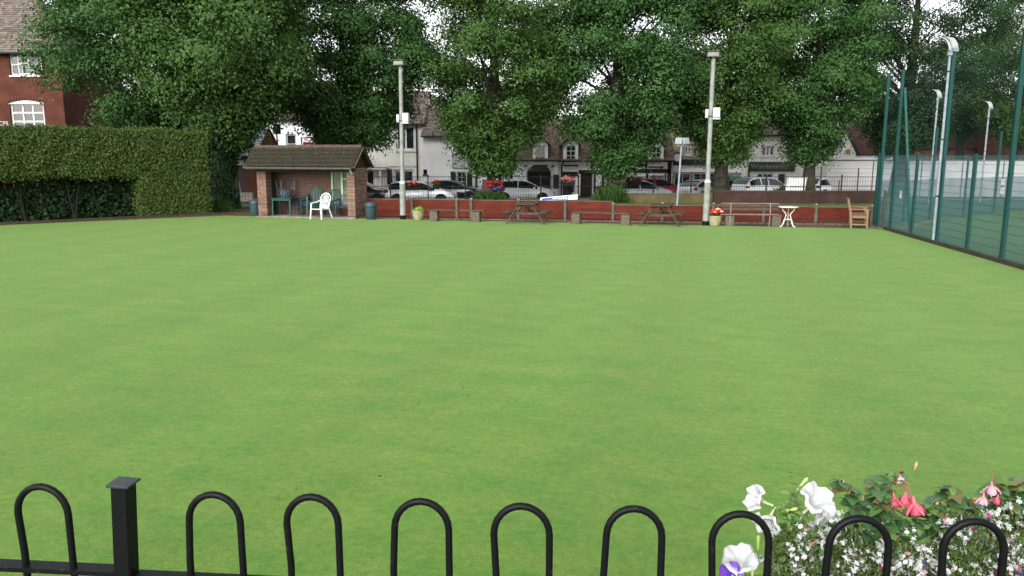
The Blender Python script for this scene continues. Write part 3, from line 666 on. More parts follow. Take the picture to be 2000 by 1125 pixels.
for i,x in enumerate(posts):
    low=i>=6; tall=(.66 if low else .78)+(.03 if i in (1,7,8,10) else 0)
    b_=MB(); b_.cbox((0,0,tall/2-.02),(.11,.10,tall+.04),.012); po=b_.build('post',concrete,fen,(x,-.055,0))
    MB().lathe([(.055,0),(.045,.025),(.02,.04),(0,.042)],8,(0,0,tall)).build('post_cap',M('pale_cap',(.24,.225,.18),scale=9,rough=.8),po)
    if i+1<len(posts):
        x1=posts[i+1]; n=4 if low else 5; hb=.136
        for k in range(n):
            # boards run between the posts, each a touch out of line with the next
            b_=MB(); b_.cbox(((x+x1)/2,rnd.uniform(-.0025,.0025),.05+hb*(k+.5)),(x1-x-.012,.045,hb-.003),.003); b_.build('board',rnd.choice(rmats),fen)
cop=MB(); cop.box(posts[0],-.045,.733,posts[6]-.05,.055,.755); cop.box(posts[6]+.06,-.045,.597,posts[-1],.055,.618); cop.build('capping',M('fence_capping',(.16,.11,.06),(.09,.08,.045),scale=3,rough=.8),fen)
# pale gravel line at its foot
gr=MB(); rg4=random.Random(9)
for k in range(4200):
    x=rg4.uniform(0,flen); y=-.08-abs(rg4.gauss(0,.42)); s_=rg4.uniform(.012,.03); p=FL+fd*x+Vector((-fd.y,fd.x,0))*y
    a=rg4.uniform(0,6.3); c_,d_=math.cos(a)*s_,math.sin(a)*s_
    gr.add([(p.x+c_,p.y+d_,-.01),(p.x-d_,p.y+c_,-.01),(p.x-c_,p.y-d_,-.01),(p.x+d_,p.y-c_,-.01),(p.x+c_*.2,p.y+d_*.2,s_*.7-.01)],[(0,1,4),(1,2,4),(2,3,4),(3,0,4)])
tag(stuff(gr.build('gravel',island('gravel_stones',[(.18,.12,.08),(.08,.045,.03),(.12,.065,.042),(.26,.19,.12),(.06,.036,.024),(.07,.04,.027)],rough=.9,trans=0))),'pale gravel and leaf litter along the foot of the red fence','gravel')

# ---------------------------------------------------- plank benches on brick piers
def pier_bench(label,pxs,py,plank_l,plank_r,back=False):
    a=G(pxs[0],py[0]); b_=G(pxs[1],py[1]); d=(b_-a); ln=d.length; t=thing('plank_bench',label,'bench',a,math.atan2(d.y,d.x),'benches along the red fence')
    for x in (0,ln):
        pr_=MB().box(x-.155,-.10,0,x+.155,.18,.40).build('pier',mortar,t)
        for k in range(6):
            for s_ in ((-.16,.0),(.0,.16)) if k%2==0 else ((-.16,-.08),(-.08,.08),(.08,.16)):
                MB().cbox((x+(s_[0]+s_[1])/2,.04,.004+.067*k+.03),(s_[1]-s_[0]-.01,.30,.058),.005).build('brick',M('grey_brick',(.10,.078,.058),(.065,.056,.036),scale=8,rough=.9),pr_)
    for j in (0,1): MB().cbox(((ln+plank_r-plank_l)/2,-.06+.17*j,.435),(ln+plank_l+plank_r,.155,.045),.008).build('plank',old_wood,t)
    if back:
        mt=M('pale_steel_tube',(.24,.22,.19),(.16,.145,.115),scale=8,rough=.5)
        for x in (.0,ln-.25): MB().tube([(x,-.1,0),(x+.02,-.1,.45),(x+.05,.12,.80)],.015,8).build('back_support',mt,t,smooth=True)
        MB().cbox(((ln-.1)/2,.13,.735),(ln+.5,.035,.12),.006).build('back_rail',old_wood,t); MB().cbox(((ln-.1)/2,.09,.60),(ln+.4,.03,.10),.006).build('back_rail',old_wood,t); MB().tube([(-.3,.12,.81),(ln+.1,.12,.81)],.011,8).build('top_bar',mt,t,smooth=True)
        MB().tube([(-.35,-.16,.42),(ln+.05,-.16,.42)],.012,8).build('front_bar',mt,t,smooth=True)
pier_bench('plank bench on two piers beside the tub of bright green leaves',(848,930),(432,433.5),.25,.35)
pier_bench('plank bench on two grey piers between the two picnic tables',(1125,1222),(437.5,440),.12,.15)
pier_bench('bench with a steel back rail next to the red flower tub',(1424,1515),(441,442),.15,.05,True)
# ---------------------------------------------------- picnic tables
def picnic(label,px,py,rz):
    t=thing('picnic_table',label,'picnic table',G(px,py),AE+rz,'picnic tables by the green')
    for k in range(5): MB().cbox((0,-.30+k*.15,.74),(1.45,.135,.04),.008).build('top_plank',old_wood,t)
    for s_ in (-1,1):
        for k in (0,1): MB().cbox((0,s_*(.60+.14*k),.45),(1.5,.13,.04),.008).build('seat_plank',old_wood,t)
        for x in (-.52,.52): MB().beam((x,s_*.72,0),(x,s_*.25,.72),.045,.095,(1,0,0)).build('leg',old_wood,t)
        MB().beam((s_*.52+.05,-.72,.40),(s_*.52+.05,.72,.40),.045,.095).build('seat_bearer',old_wood,t)
        MB().beam((s_*.52+.04,-.34,.69),(s_*.52+.04,.34,.69),.045,.08).build('top_bearer',old_wood,t)
        MB().beam((s_*.5,0,.42),(s_*.12,0,.70),.04,.07).build('brace',old_wood,t)
picnic('dark weathered picnic table in front of the blue and white banner',1030,436,R(90)+R(4)); picnic('dark weathered picnic table near the lamp column and red flower tub',1291,440,R(90)-R(3))
# ---------------------------------------------------- tubs
def flower(b,p,r_,rg_):
    a0=rg_.uniform(0,6.3); tl=Vector((rg_.gauss(0,.5),rg_.gauss(-.5,.4),1)).normalized(); u=tl.orthogonal().normalized(); v_=tl.cross(u)
    for k in range(5):
        a=a0+k*1.2566; d=u*math.cos(a)+v_*math.sin(a); e=u*math.cos(a+1.57)+v_*math.sin(a+1.57)
        b.add([p,p+d*r_*.6+e*r_*.42+tl*r_*.2,p+d*r_,p+d*r_*.6-e*r_*.42+tl*r_*.2],[(0,1,2,3)])
red_petal=M('red_petal',(.55,.012,.02),(.40,.008,.015),scale=20,rough=.5); white_petal=M('white_petal',(.46,.46,.455),(.40,.41,.395),scale=14,rough=.5)
pink_petal=M('pink_petal',(.62,.16,.20),(.50,.09,.14),scale=14,rough=.5); peach_petal=M('peach_petal',(.75,.35,.22),scale=14,rough=.5)
purple_petal=M('purple_petal',(.15,.06,.35),(.10,.03,.25),scale=14,rough=.5); magenta_petal=M('magenta_petal',(.40,.03,.22),scale=14,rough=.5); blue_petal=M('blue_petal',(.06,.07,.42),scale=14,rough=.5)
def tub(label,px,py,kind):
    t=thing('planter_tub',label,'planter',G(px,py)); pm=M('tub_stone',(.34,.30,.19),(.20,.19,.10),scale=7,rough=.85,bump=.3)
    MB().lathe([(.13,0),(.17,.02),(.215,.2),(.225,.33),(.235,.36),(.21,.37),(.19,.33),(0,.32)],18).build('tub',pm,t,smooth=True)
    rg=np.random.default_rng(px); n=10; C=np.stack([rg.uniform(-.14,.14,n),rg.uniform(-.1,.1,n),rg.uniform(.36,.52 if kind=='green' else .44,n)],1)
    P,N=spray_cloud(rg,C,np.full(n,.09),6,14,.035)
    obj('foliage',leaf_mesh('foliage',P,N,.055,M('lime_green_leaf',(.20,.36,.035),(.14,.28,.03),scale=9) if kind=='green' else shrub_leaf,px),t)
    if kind!='green':
        rr=random.Random(4)
        for nm,mt,k in (('red_blooms',red_petal,26),('peach_blooms',peach_petal,9)):
            b=MB()
            for _ in range(k): flower(b,Vector((rr.gauss(0,.09)+(.05 if 'peach' in nm else -.01),rr.uniform(-.18,.02),.46+rr.uniform(0,.13)+(.05 if 'peach' in nm else 0))),.055,rr)
            stuff(b.build(nm,mt,t))
tub('stone tub of bright green leaves between the lamp column and a plank bench',817,429.5,'green'); tub('stone tub of red and peach flowers at the foot of the lamp column',1396,441,'red')
# ---------------------------------------------------- white bistro table and teak bench
p=G(1538,443); t=thing('bistro_table','white round garden table on curved ornate legs','table',p)
iron=M('white_iron',(.66,.66,.63),(.5,.48,.43),scale=9,rough=.5)
MB().lathe([(.0,.685),(.33,.685),(.345,.695),(.345,.715),(.33,.725),(0,.73)],28).build('table_top',white_paint,t,smooth=True)
for k in range(3):
    a=k*2.094+R(70); ca,sa_=math.cos(a),math.sin(a)
    prof=[(.24,.69),(.22,.60),(.12,.50),(.075,.42),(.11,.33),(.12,.27),(.15,.18),(.20,.07),(.27,.0),(.30,.03)]
    MB().tube([(r_*ca,r_*sa_,z) for r_,z in prof],[.016,.018,.02,.018,.016,.018,.02,.02,.02,.014],8).build('leg',iron,t,smooth=True)
    MB().tube([(.12*ca,.12*sa_,.27),(.16*ca,.16*sa_,.24),(.175*ca,.175*sa_,.19),(.15*ca,.15*sa_,.17)],.009,6).build('scroll',iron,t,smooth=True)
MB().lathe([(.0,.255),(.125,.255),(.125,.275),(0,.275)],18).build('shelf_ring',iron,t)
p=G(1662,446); t=thing('garden_bench','pale teak garden bench seen from its end at the corner of the green','bench',p,R(68))
# local frame: bench runs along x, faces -y
for x in (0.,1.5):
    MB().beam((x,.0,0),(x,.02,.45),.06,.07,(1,0,0)).build('back_leg',teak,t); MB().beam((x,.02,.45),(x,.14,.98),.058,.085,(1,0,0)).build('back_post',teak,t)
    MB().beam((x,-.50,0),(x,-.50,.64),.06,.065,(1,0,0)).build('front_leg',teak,t)
    MB().cbox((x,-.24,.665),(.075,.66,.045),.01).build('arm',teak,t)
    MB().beam((x,-.03,.40),(x,-.5,.40),.045,.075).build('seat_rail',teak,t); MB().beam((x,0,.14),(x,-.5,.14),.04,.05).build('stretcher',teak,t)
    MB().prism([(-.5,.42),(-.39,.64),(-.5,.64)],x-.03,x+.03).xf(Matrix(((0,1,0,0),(1,0,0,0),(0,0,1,0),(0,0,0,1)))).build('arm_bracket',teak,t)
for k in range(6): MB().cbox((.75,-.06-.085*k,.455+ (.005 if k in (0,5) else 0)),(1.56,.07,.024),.005).build('seat_slat',teak,t)
MB().beam((-.02,.135,.95),(1.52,.135,.95),.05,.09).build('top_rail',teak,t); MB().beam((0,.04,.56),(1.5,.04,.56),.04,.06).build('lower_rail',teak,t)
for k in range(13): MB().beam((.1+k*.108,.045,.58),(.1+k*.108,.125,.92),.045,.016,(0,1,0)).build('back_slat',teak,t)
# banner leaning on the red fence
x0=on_fence(1054); x1=on_fence(1127); t=thing('banner','white and blue advertising banner lying along the top of the red fence','banner',FL+fd*x0,fz)
ln=x1-x0
MB().add([(0,.12,.74),(ln,.10,.80),(ln,.13,1.0),(0,.18,.85)],[(0,1,2,3)]).build('board',white_paint,t)
MB().add([(.04,.112,.75),(ln*.74,.10,.80),(ln*.74,.118,.93),(.08,.155,.83)],[(0,1,2,3)]).build('blue_panel',M('banner_blue',(.02,.045,.26),scale=4,rough=.4),t)
b=MB()
for i in range(7): b.add([(.5+i*.085,.098,.80+i*.0035),(.56+i*.085,.097,.80+i*.0035),(.57+i*.085,.112,.865+i*.0035),(.51+i*.085,.113,.865+i*.0035)],[(0,1,2,3)])
b.build('pale_lettering',M('pale_blue_print',(.45,.55,.75),scale=9),t)
# ragged grey slab and stones by the corner
for i,(px,py) in enumerate(((1698,446),(1709,445.5),(1717,447))):
    p=G(px,py); b=MB().cbox((0,0,.02),(.30-.04*i,.2,.06),.02); tag(b.build('stone',concrete,None,p,rnd.uniform(0,3)),['flat grey stone beside the teak bench','small grey stone between the bench and the court post','grey stone at the foot of the court fence corner'][i],'stone')

def pxX(px,Y,z): return XY(px,Y,z).x
def pz(py,Y,px=1000): return AT(px,py,Y).z

# ============================================================ STREET RAILINGS AND LOW WALLS
RA=Vector((XY(690,46).x,46,0)); RBp=Vector((XY(1712,46.2).x,46.2,0)); rlen=RBp.x-RA.x
rail=thing('street_railing','long black iron railing along the street behind the trees','railing',RA)
bar=MB().tube([(0,0,.0),(0,0,1.36)],.0075,5,False).mesh('bar',tarnish)
nb=205
for i in range(nb): obj('bar',bar,rail,((i+.5)*rlen/nb,0,0))
for z in (.12,.78,1.34): MB().box(0,-.012,z-.016,rlen,.012,z+.016).build('rail',tarnish,rail)
pst=MB().cbox((0,0,.72),(.07,.07,1.48),.006).mesh('post',tarnish)
for i in range(15): obj('post',pst,rail,(i*rlen/14,.03,0))
# low retaining walls right of the tree line
t=thing('low_brick_wall','low mossy brick wall below the railings beside the parked cars','wall',XY(1225,43.6))
w_=XY(1392,43.6).x-XY(1225,43.6).x
MB().box(0,0,-.05,w_,.3,.42).build('wall',M('mossy_stone_wall',(.06,.05,.025),(.10,.078,.03),scale=2.2,rough=.95,bump=.6,bscale=12),t); MB().box(-.02,-.03,.423,w_+.02,.33,.49).build('coping',concrete,t)
t=thing('low_brick_wall','dark red-brown brick wall under the railings in front of the white car','wall',XY(1394,42.2))
w_=XY(1712,42.2).x-XY(1394,42.2).x
wl_=MB().box(0,0,-.05,w_,.3,.62).build('wall',dark_brick,t); MB().box(-.02,-.03,.623,w_+.02,.33,.68).build('coping',M('dark_coping',(.05,.042,.032),(.034,.028,.023),scale=4,rough=.9),t)
for x in (2.6,4.9): MB().box(x,-.06,-.05,x+.45,-.003,.60).build('buttress',dark_brick,t)
# mesh fence in front of the grey wall
t=thing('mesh_fence','dark open mesh fence with thin posts in front of the grey wall','fence',XY(1600,41.5)); 
w_=XY(1712,41.5).x-XY(1600,41.5).x
for i,hh in enumerate((2.0,1.25,1.9,1.0)): MB().tube([(i*w_/3.1,0,-.05),(i*w_/3.1,0,hh)],.035,8).build('post',tarnish,t)
for k in range(7): MB().tube([(0,0,.55+k*.22),(w_,0,.55+k*.22)],.006,4,False).build('wire',tarnish,t)
# white board tied to the railings
p=XY(1552,46.12); t=thing('notice_board','blank white board tied to the street railing','board',p)
MB().add([(-.62,-.06,.48),(.55,-.06,.56),(.66,-.06,1.34),(-.50,-.06,1.32),(-.62,-.045,.48),(.55,-.045,.56),(.66,-.045,1.34),(-.50,-.045,1.32)],[(0,1,2,3),(7,6,5,4),(0,4,5,1),(1,5,6,2),(2,6,7,3),(3,7,4,0)]).build('board',white_paint,t)
for x in (-.5,.5): MB().beam((x,-.07,.9),(x,-.02,.9),.02).build('tie',tarnish,t)
# flower troughs hooked on the railings
def trough(label,px,z,kinds,w_=.75,Y=45.85,seed=0):
    p=XY(px,Y,z); t=thing('flower_trough',label,'flower box',p,0,'flower boxes on the railings'); rr=random.Random(seed)
    MB().add([(-w_/2,-.1,0),(w_/2,-.1,0),(w_/2,.1,0),(-w_/2,.1,0),(-w_/2-.04,-.14,.2),(w_/2+.04,-.14,.2),(w_/2+.04,.14,.2),(-w_/2-.04,.14,.2)],[(0,3,2,1),(4,5,6,7),(0,1,5,4),(1,2,6,5),(2,3,7,6),(3,0,4,7)]).build('trough',M('black_planter',(.012,.012,.012),scale=9),t)
    rg=np.random.default_rng(seed); n=12; C=np.stack([rg.uniform(-w_*.45,w_*.45,n),rg.uniform(-.1,.1,n),rg.uniform(.22,.42,n)],1); P,N=spray_cloud(rg,C,np.full(n,.13),6,14,.05)
    obj('foliage',leaf_mesh('foliage',P,N,.08,shrub_leaf,seed),t)
    for nm,mt,k,dz,x0,x1 in kinds:
        b=MB()
        for _ in range(k): flower(b,Vector((rr.uniform(x0,x1)*w_*.5,rr.uniform(-.26,.0),.30+dz+rr.uniform(-.1,.16))),.085,rr)
        stuff(b.build(nm,mt,t))
trough('flower box with red blooms on the railing beside the white lamp column',803,.56,[('red_blooms',red_petal,26,.06,-.2,1)],.9,seed=31)
trough('small flower box with one red cluster in front of the black car',852,.62,[('red_blooms',red_petal,14,.08,-.6,.6)],.35,seed=32)
trough('flower box with red white and purple blooms at the lime tree',968,.62,[('red_blooms',red_petal,30,.1,-1,1),('white_blooms',white_petal,6,.25,-.3,.3),('purple_blooms',purple_petal,14,-.1,-.5,.8)],1.0,Y=43.2,seed=33)
trough('flower box with dusky pink blooms on the railing by the cottage door',1108,.80,[('pink_blooms',pink_petal,34,.03,-1,1),('peach_blooms',peach_petal,6,.2,-.3,.3)],.8,seed=34)
trough('dark-leaved flower box with one pale bloom beside the silver hatchback',1236,.85,[('dark_red_blooms',M('dark_red_petal',(.16,.02,.03),scale=9),24,.0,-1,1),('pale_blooms',white_petal,3,.22,.0,.4)],.85,seed=35)
# poster board standing in the grass by the tree
p=XY(948,43.0); t=thing('poster_board','dark tilted poster board standing in the grass by the lime tree','sign',p,R(10))
MB().add([(-.33,0,.25),(.38,0,.12),(.46,.05,1.15),(-.12,.05,1.28),(-.33,.03,.25),(.38,.03,.12),(.46,.08,1.15),(-.12,.08,1.28)],[(0,1,2,3),(7,6,5,4),(0,4,5,1),(1,5,6,2),(2,6,7,3),(3,7,4,0)]).build('board',M('poster_dark',(.025,.02,.024),(.10,.02,.035),scale=2.5,rough=.4),t)
for x in (-.2,.3): MB().beam((x,.03,-.05),(x+.03,.03,.3),.04).build('leg',old_wood,t)

# ============================================================ TENNIS COURT FENCE
tc=thing('court_fence','tall green steel mesh fence along the edge of the tennis court','fence',(0,0,0))
bases=[((1713,442),'T'),((1739,447),'T'),((1780,459),'S'),((1829,473),'T'),((1888,490),'S'),((1956,509),'T')]
Pb=[G(*b)for b,_ in bases]; dirn=(Pb[-1]-Pb[2]).normalized(); Pb+= [Pb[-1]+dirn*2.0,Pb[-1]+dirn*4.0,Pb[-1]+dirn*6.1,Pb[-1]+dirn*8.2]; kinds=[k for _,k in bases]+['S','T','S','T']
tall=MB().cbox((0,0,2.65),(.10,.10,5.4),.01).mesh('tall_post',green_post); short=MB().cbox((0,0,1.25),(.085,.085,2.56),.01).mesh('short_post',green_post)
ang=math.atan2(dirn.y,dirn.x)
for p,k in zip(Pb,kinds): obj('tall_post' if k=='T' else 'short_post',tall if k=='T' else short,tc,p,ang)
MB().beam(Pb[2]+Vector((-.02,.02,0)),Pb[1]+Vector((.1,.0,4.75)),.07).build('brace',M('lit_green_post',(.004,.07,.056),scale=4,rough=.4),tc)  # lighter copy of the post green; light on the brace is in the colour
wire=M('green_wire',(.032,.085,.095),scale=4,rough=.45)
net=net_mat('ball_stop_net',(.02,.05,.05),.10)
def mesh_bay(a,b_,h=2.48,par=None,vs=.025):
    d=b_-a; ln=d.length; d=d.normalized(); mb=MB(); r_=.0021
    def w3(p,q,r_=r_):
        ax=(q-p).normalized(); u=ax.orthogonal().normalized()*r_; v=ax.cross(u)
        vs_=[p+u,p-u*.5+v*.87,p-u*.5-v*.87,q+u,q-u*.5+v*.87,q-u*.5-v*.87]; mb.add(vs_,[(0,1,4,3),(1,2,5,4),(2,0,3,5)])
    n=int(ln/vs)
    for i in range(1,n): w3(a+d*(i*ln/n)+Vector((0,0,.03)),a+d*(i*ln/n)+Vector((0,0,h)))
    k=.06
    while k<h+.01:
        for o in (-.006,.006): w3(a+Vector((-d.y*o,d.x*o,k)),b_+Vector((-d.y*o,d.x*o,k)),.0042)
        k+=.2
    stuff(mb.build('mesh_panel',wire,par))
for a,b_ in zip(Pb[:-1],Pb[1:]): mesh_bay(a,b_,par=tc)
talls=[p for p,k in zip(Pb,kinds) if k=='T']
for a,b_ in zip(talls[:-1],talls[1:]):
    MB().add([a+Vector((0,0,2.5)),b_+Vector((0,0,2.5)),b_+Vector((0,0,5.25)),a+Vector((0,0,5.25))],[(0,1,2,3)]).build('ball_stop_net',net,tc)
# windbreak and far sides of the court
wbm=net_mat('windbreak_net',(.03,.085,.092),.6)
far=[Vector((13.35,28.3,0)),Vector((16.6,30.6,0)),Vector((21.5,34.4,0)),Vector((27,38.4,0)),Vector((34,43,0))]
tf=thing('windbreak_fence','blue-green windbreak netting on the far side of the tennis court','fence',(0,0,0))
for i,p in enumerate(far):
    MB().cbox((p.x,p.y,(3.6 if i in (1,2,3) else 2.6)/2),(.09,.09,3.6 if i in (1,2,3) else 2.6),.01).build('post',green_post,tf)
for a,b_ in zip(far[:-1],far[1:]):
    MB().add([a+Vector((0,0,.02)),b_+Vector((0,0,.02)),b_+Vector((0,0,1.6)),a+Vector((0,0,1.6))],[(0,1,2,3)]).build('windbreak',wbm,tf)
    MB().tube([a+Vector((0,0,2.5)),b_+Vector((0,0,2.5))],.02,6).build('top_wire',green_post,tf)
    m_=(a+b_)/2; MB().cbox((m_.x,m_.y,1.25),(.07,.07,2.5),.01).build('post',green_post,tf)
p=far[2].lerp(far[3],.12)
t=thing('notice','two small white notices fixed on the far windbreak of the court','sign',p+Vector((-.3,-.4,1.15)),R(35)); MB().box(-.16,-.01,.10,.16,.01,.36).build('upper_sheet',white_paint,t); MB().box(-.16,-.01,-.30,.16,.01,-.02).build('lower_sheet',white_paint,t)
p=Pb[1].lerp(Pb[2],.35); t=thing('notice','small pale notice tied to the court mesh beside the corner post','sign',p+Vector((0,-.03,1.1)),ang); MB().box(-.1,-.008,0,.1,.008,.24).build('sheet',white_paint,t)
# leaning dark post inside the corner
p=G(1733,446)+Vector((.05,.5,0)); tag(MB().tube([p,p+Vector((.02,0,1.3))],.05,8).build('timber_post',old_wood),'short brown timber post just inside the court corner','post')
# court floodlights
def court_light(label,base,hgt,arms,r_=.045,lean=0.):
    t=thing('court_floodlight',label,'lamp',base,0,'tennis court floodlights')
    MB().tube([(0,0,-.05),(lean,0,hgt)],[r_*1.15,r_],12).build('mast',galv,t,smooth=True)
    for sx,sz,a in arms:
        # curved shade: a bent blade with side cheeks
        n=9; b=MB(); wd=.10
        for i in range(n):
            f=i/(n-1); th=f*1.25; x=-.62*math.sin(th)*sz; z=.05+.62*(1-math.cos(th))*.0+.62*math.sin(f*1.5)*sz*.95-.0; x=-(.50*(1-math.cos(th*1.15)))*sz
            for y,dx in ((-wd,0),(wd,0),(wd,.05),(-wd,.05)): b.v.append((x+dx,y,z))
        for i in range(n-1):
            o=i*4; b.f+=[(o,o+1,o+5,o+4),(o+1,o+2,o+6,o+5),(o+2,o+3,o+7,o+6),(o+3,o,o+4,o+7)]
        b.f+=[(3,2,1,0),((n-1)*4,(n-1)*4+1,(n-1)*4+2,(n-1)*4+3)]
        hd_=b.build('lamp_shade',M('pale_lamp_shade',(.34,.36,.35),(.26,.28,.27),scale=6,rough=.4),t,(lean+sx,0,hgt-.02),a,smooth=True)
        MB().box(.03,-.10,.02,.07,.10,.12).build('lamp_bracket',galv,hd_)
    MB().lathe([(.07,0),(.075,.08),(.05,.12)],10,(lean,0,hgt-.1)).build('mast_head',galv,t)
    for z in (hgt*.25,hgt*.55,hgt*.9): MB().lathe([(r_*1.4,-.02),(r_*1.4,.02)],10,(lean*z/hgt,0,z)).build('strap',tarnish,t)
court_light('grey mast with two curved lamp shades fixed to a tall green court post',Pb[3]+Vector((-.12,-.03,0)),5.35,[(-.05,.62,R(-25)),(.10,.68,R(-70))],.035)
court_light('thin grey court mast with curved lamps in front of the dark tree trunk',XY(1813,40),pz(192,40,1820),[(-.03,.7,R(-20)),(.08,.7,R(-70))],.045)
court_light('thin grey court mast with curved lamps in front of the brick gable',XY(1914,44),pz(213,44,1918),[(-.03,.7,R(-20)),(.08,.7,R(-70))],.045)

# ============================================================ HOUSES
def wall_open(x0,x1,z0,z1,y,ops,th=.25):
    """front wall in the x-z plane at y with real openings; ops = (xa,xb,za,zb)"""
    b=MB(); xs=sorted({x0,x1,*[o[0] for o in ops],*[o[1] for o in ops]}); zs=sorted({z0,z1,*[o[2] for o in ops],*[o[3] for o in ops]})
    xs=[x for x in xs if x0<=x<=x1]; zs=[z for z in zs if z0<=z<=z1]
    inside=lambda x,z: any(o[0]<x<o[1] and o[2]<z<o[3] for o in ops)
    for i in range(len(xs)-1):
        for j in range(len(zs)-1):
            if inside((xs[i]+xs[i+1])/2,(zs[j]+zs[j+1])/2): continue
            b.add([(xs[i],y,zs[j]),(xs[i+1],y,zs[j]),(xs[i+1],y,zs[j+1]),(xs[i],y,zs[j+1])],[(0,1,2,3)])
    for xa,xb,za,zb in ops:
        b.add([(xa,y,za),(xb,y,za),(xb,y,zb),(xa,y,zb),(xa,y+th,za),(xb,y+th,za),(xb,y+th,zb),(xa,y+th,zb)],[(0,4,5,1),(1,5,6,2),(2,6,7,3),(3,7,4,0)])
    return b
def window(par,xa,xb,za,zb,y,nx=2,nz=2,fm=None,fw=.06,bar=.03,pane=None,sill=True,inset=.10):
    fm=fm or white_paint; b=MB(); yy=y+inset
    b.box(xa,yy,za,xa+fw,yy+.06,zb); b.box(xb-fw,yy,za,xb,yy+.06,zb); b.box(xa+fw,yy,zb-fw,xb-fw,yy+.06,zb); b.box(xa+fw,yy,za,xb-fw,yy+.06,za+fw)
    ix0,ix1,iz0,iz1=xa+fw,xb-fw,za+fw,zb-fw
    for i in range(1,nx): x=ix0+(ix1-ix0)*i/nx; b.box(x-bar/2,yy+.003,iz0,x+bar/2,yy+.055,iz1)
    for i in range(nx):
        a=ix0+(ix1-ix0)*i/nx+(bar/2 if i else 0); c=ix0+(ix1-ix0)*(i+1)/nx-(bar/2 if i<nx-1 else 0)
        for j in range(1,nz): z=iz0+(iz1-iz0)*j/nz; b.box(a,yy+.005,z-bar/2,c,yy+.05,z+bar/2)
    w_=b.build('window',fm,par)
    for i in range(nx):
        for j in range(nz):
            MB().add([(ix0+(ix1-ix0)*i/nx,yy+.03,iz0+(iz1-iz0)*j/nz),(ix0+(ix1-ix0)*(i+1)/nx,yy+.03,iz0+(iz1-iz0)*j/nz),(ix0+(ix1-ix0)*(i+1)/nx,yy+.03,iz0+(iz1-iz0)*(j+1)/nz),(ix0+(ix1-ix0)*i/nx,yy+.03,iz0+(iz1-iz0)*(j+1)/nz)],[(0,1,2,3)]).build('pane',pane or dark_glass,w_)
    if sill: MB().box(xa-.06,y-.07,za-.09,xb+.06,y+.09,za-.002).build('sill',fm,w_)
    return w_
def tiles_on(par,A,U,V,mat,tw=.2,th=.22,keep=None,seed=1,name='roof_tiles'):
    A,U,V=Vector(A),Vector(U),Vector(V); nu=max(1,int(U.length/tw)); nv=max(1,int(V.length/th)); N=U.cross(V).normalized(); 
    u,v=U/nu,V/nv; rr=random.Random(seed); b=MB()
    for j in range(nv):
        for i in range(-1,nu):
            f=(i+(.5 if j%2 else 0)); 
            a0=max(0,f); a1=min(nu,f+1)
            if a1-a0<.2: continue
            if keep and not keep((a0+a1)/2/nu,(j+.5)/nv): continue
            l0=.035+rr.uniform(0,.02); l1=.008
            p0=A+u*(a0+.03)+v*j+N*l0; p1=A+u*(a1-.03)+v*j+N*(l0+rr.uniform(-.006,.006)); p2=A+u*(a1-.03)+v*(j+1.1)+N*l1; p3=A+u*(a0+.03)+v*(j+1.1)+N*l1
            b.add([p0,p1,p2,p3,p0-N*.02,p1-N*.02],[(0,1,2,3),(4,5,1,0)])
    return stuff(b.build(name,mat,par))
def plane(par,name,pts,mat): return MB().add(pts,[tuple(range(len(pts)))]).build(name,mat,par)
def body(par,x0,x1,y0,y1,z0,z1,mat):
    b=MB(); b.add([(x0,y0,z0),(x0,y1,z0),(x0,y1,z1),(x0,y0,z1),(x1,y0,z0),(x1,y1,z0),(x1,y1,z1),(x1,y0,z1)],[(0,1,2,3),(4,7,6,5),(1,5,6,2),(3,2,6,7)]); return b.build('side_walls',mat,par)
def dark_room(par,x0,x1,y,z0,z1): return plane(par,'room_back',[(x0,y,z0),(x1,y,z0),(x1,y,z1),(x0,y,z1)],M('dark_room',(.02,.02,.02),scale=2))  # near-black sheet whose colour stands in for the unlit interior
def text(par,s,size,loc,mat,name='lettering',ext=.012):
    cu=bpy.data.curves.new('lettering','FONT'); cu.body=s; cu.size=size; cu.extrude=ext; cu.align_x='CENTER'; o=bpy.data.objects.new('tmp',cu); col.objects.link(o)
    me=bpy.data.meshes.new_from_object(o.evaluated_get(bpy.context.evaluated_depsgraph_get())); me.materials.clear(); me.materials.append(mat)
    bpy.data.objects.remove(o); return obj(name,me,par,loc,rot=(R(90),0,0))
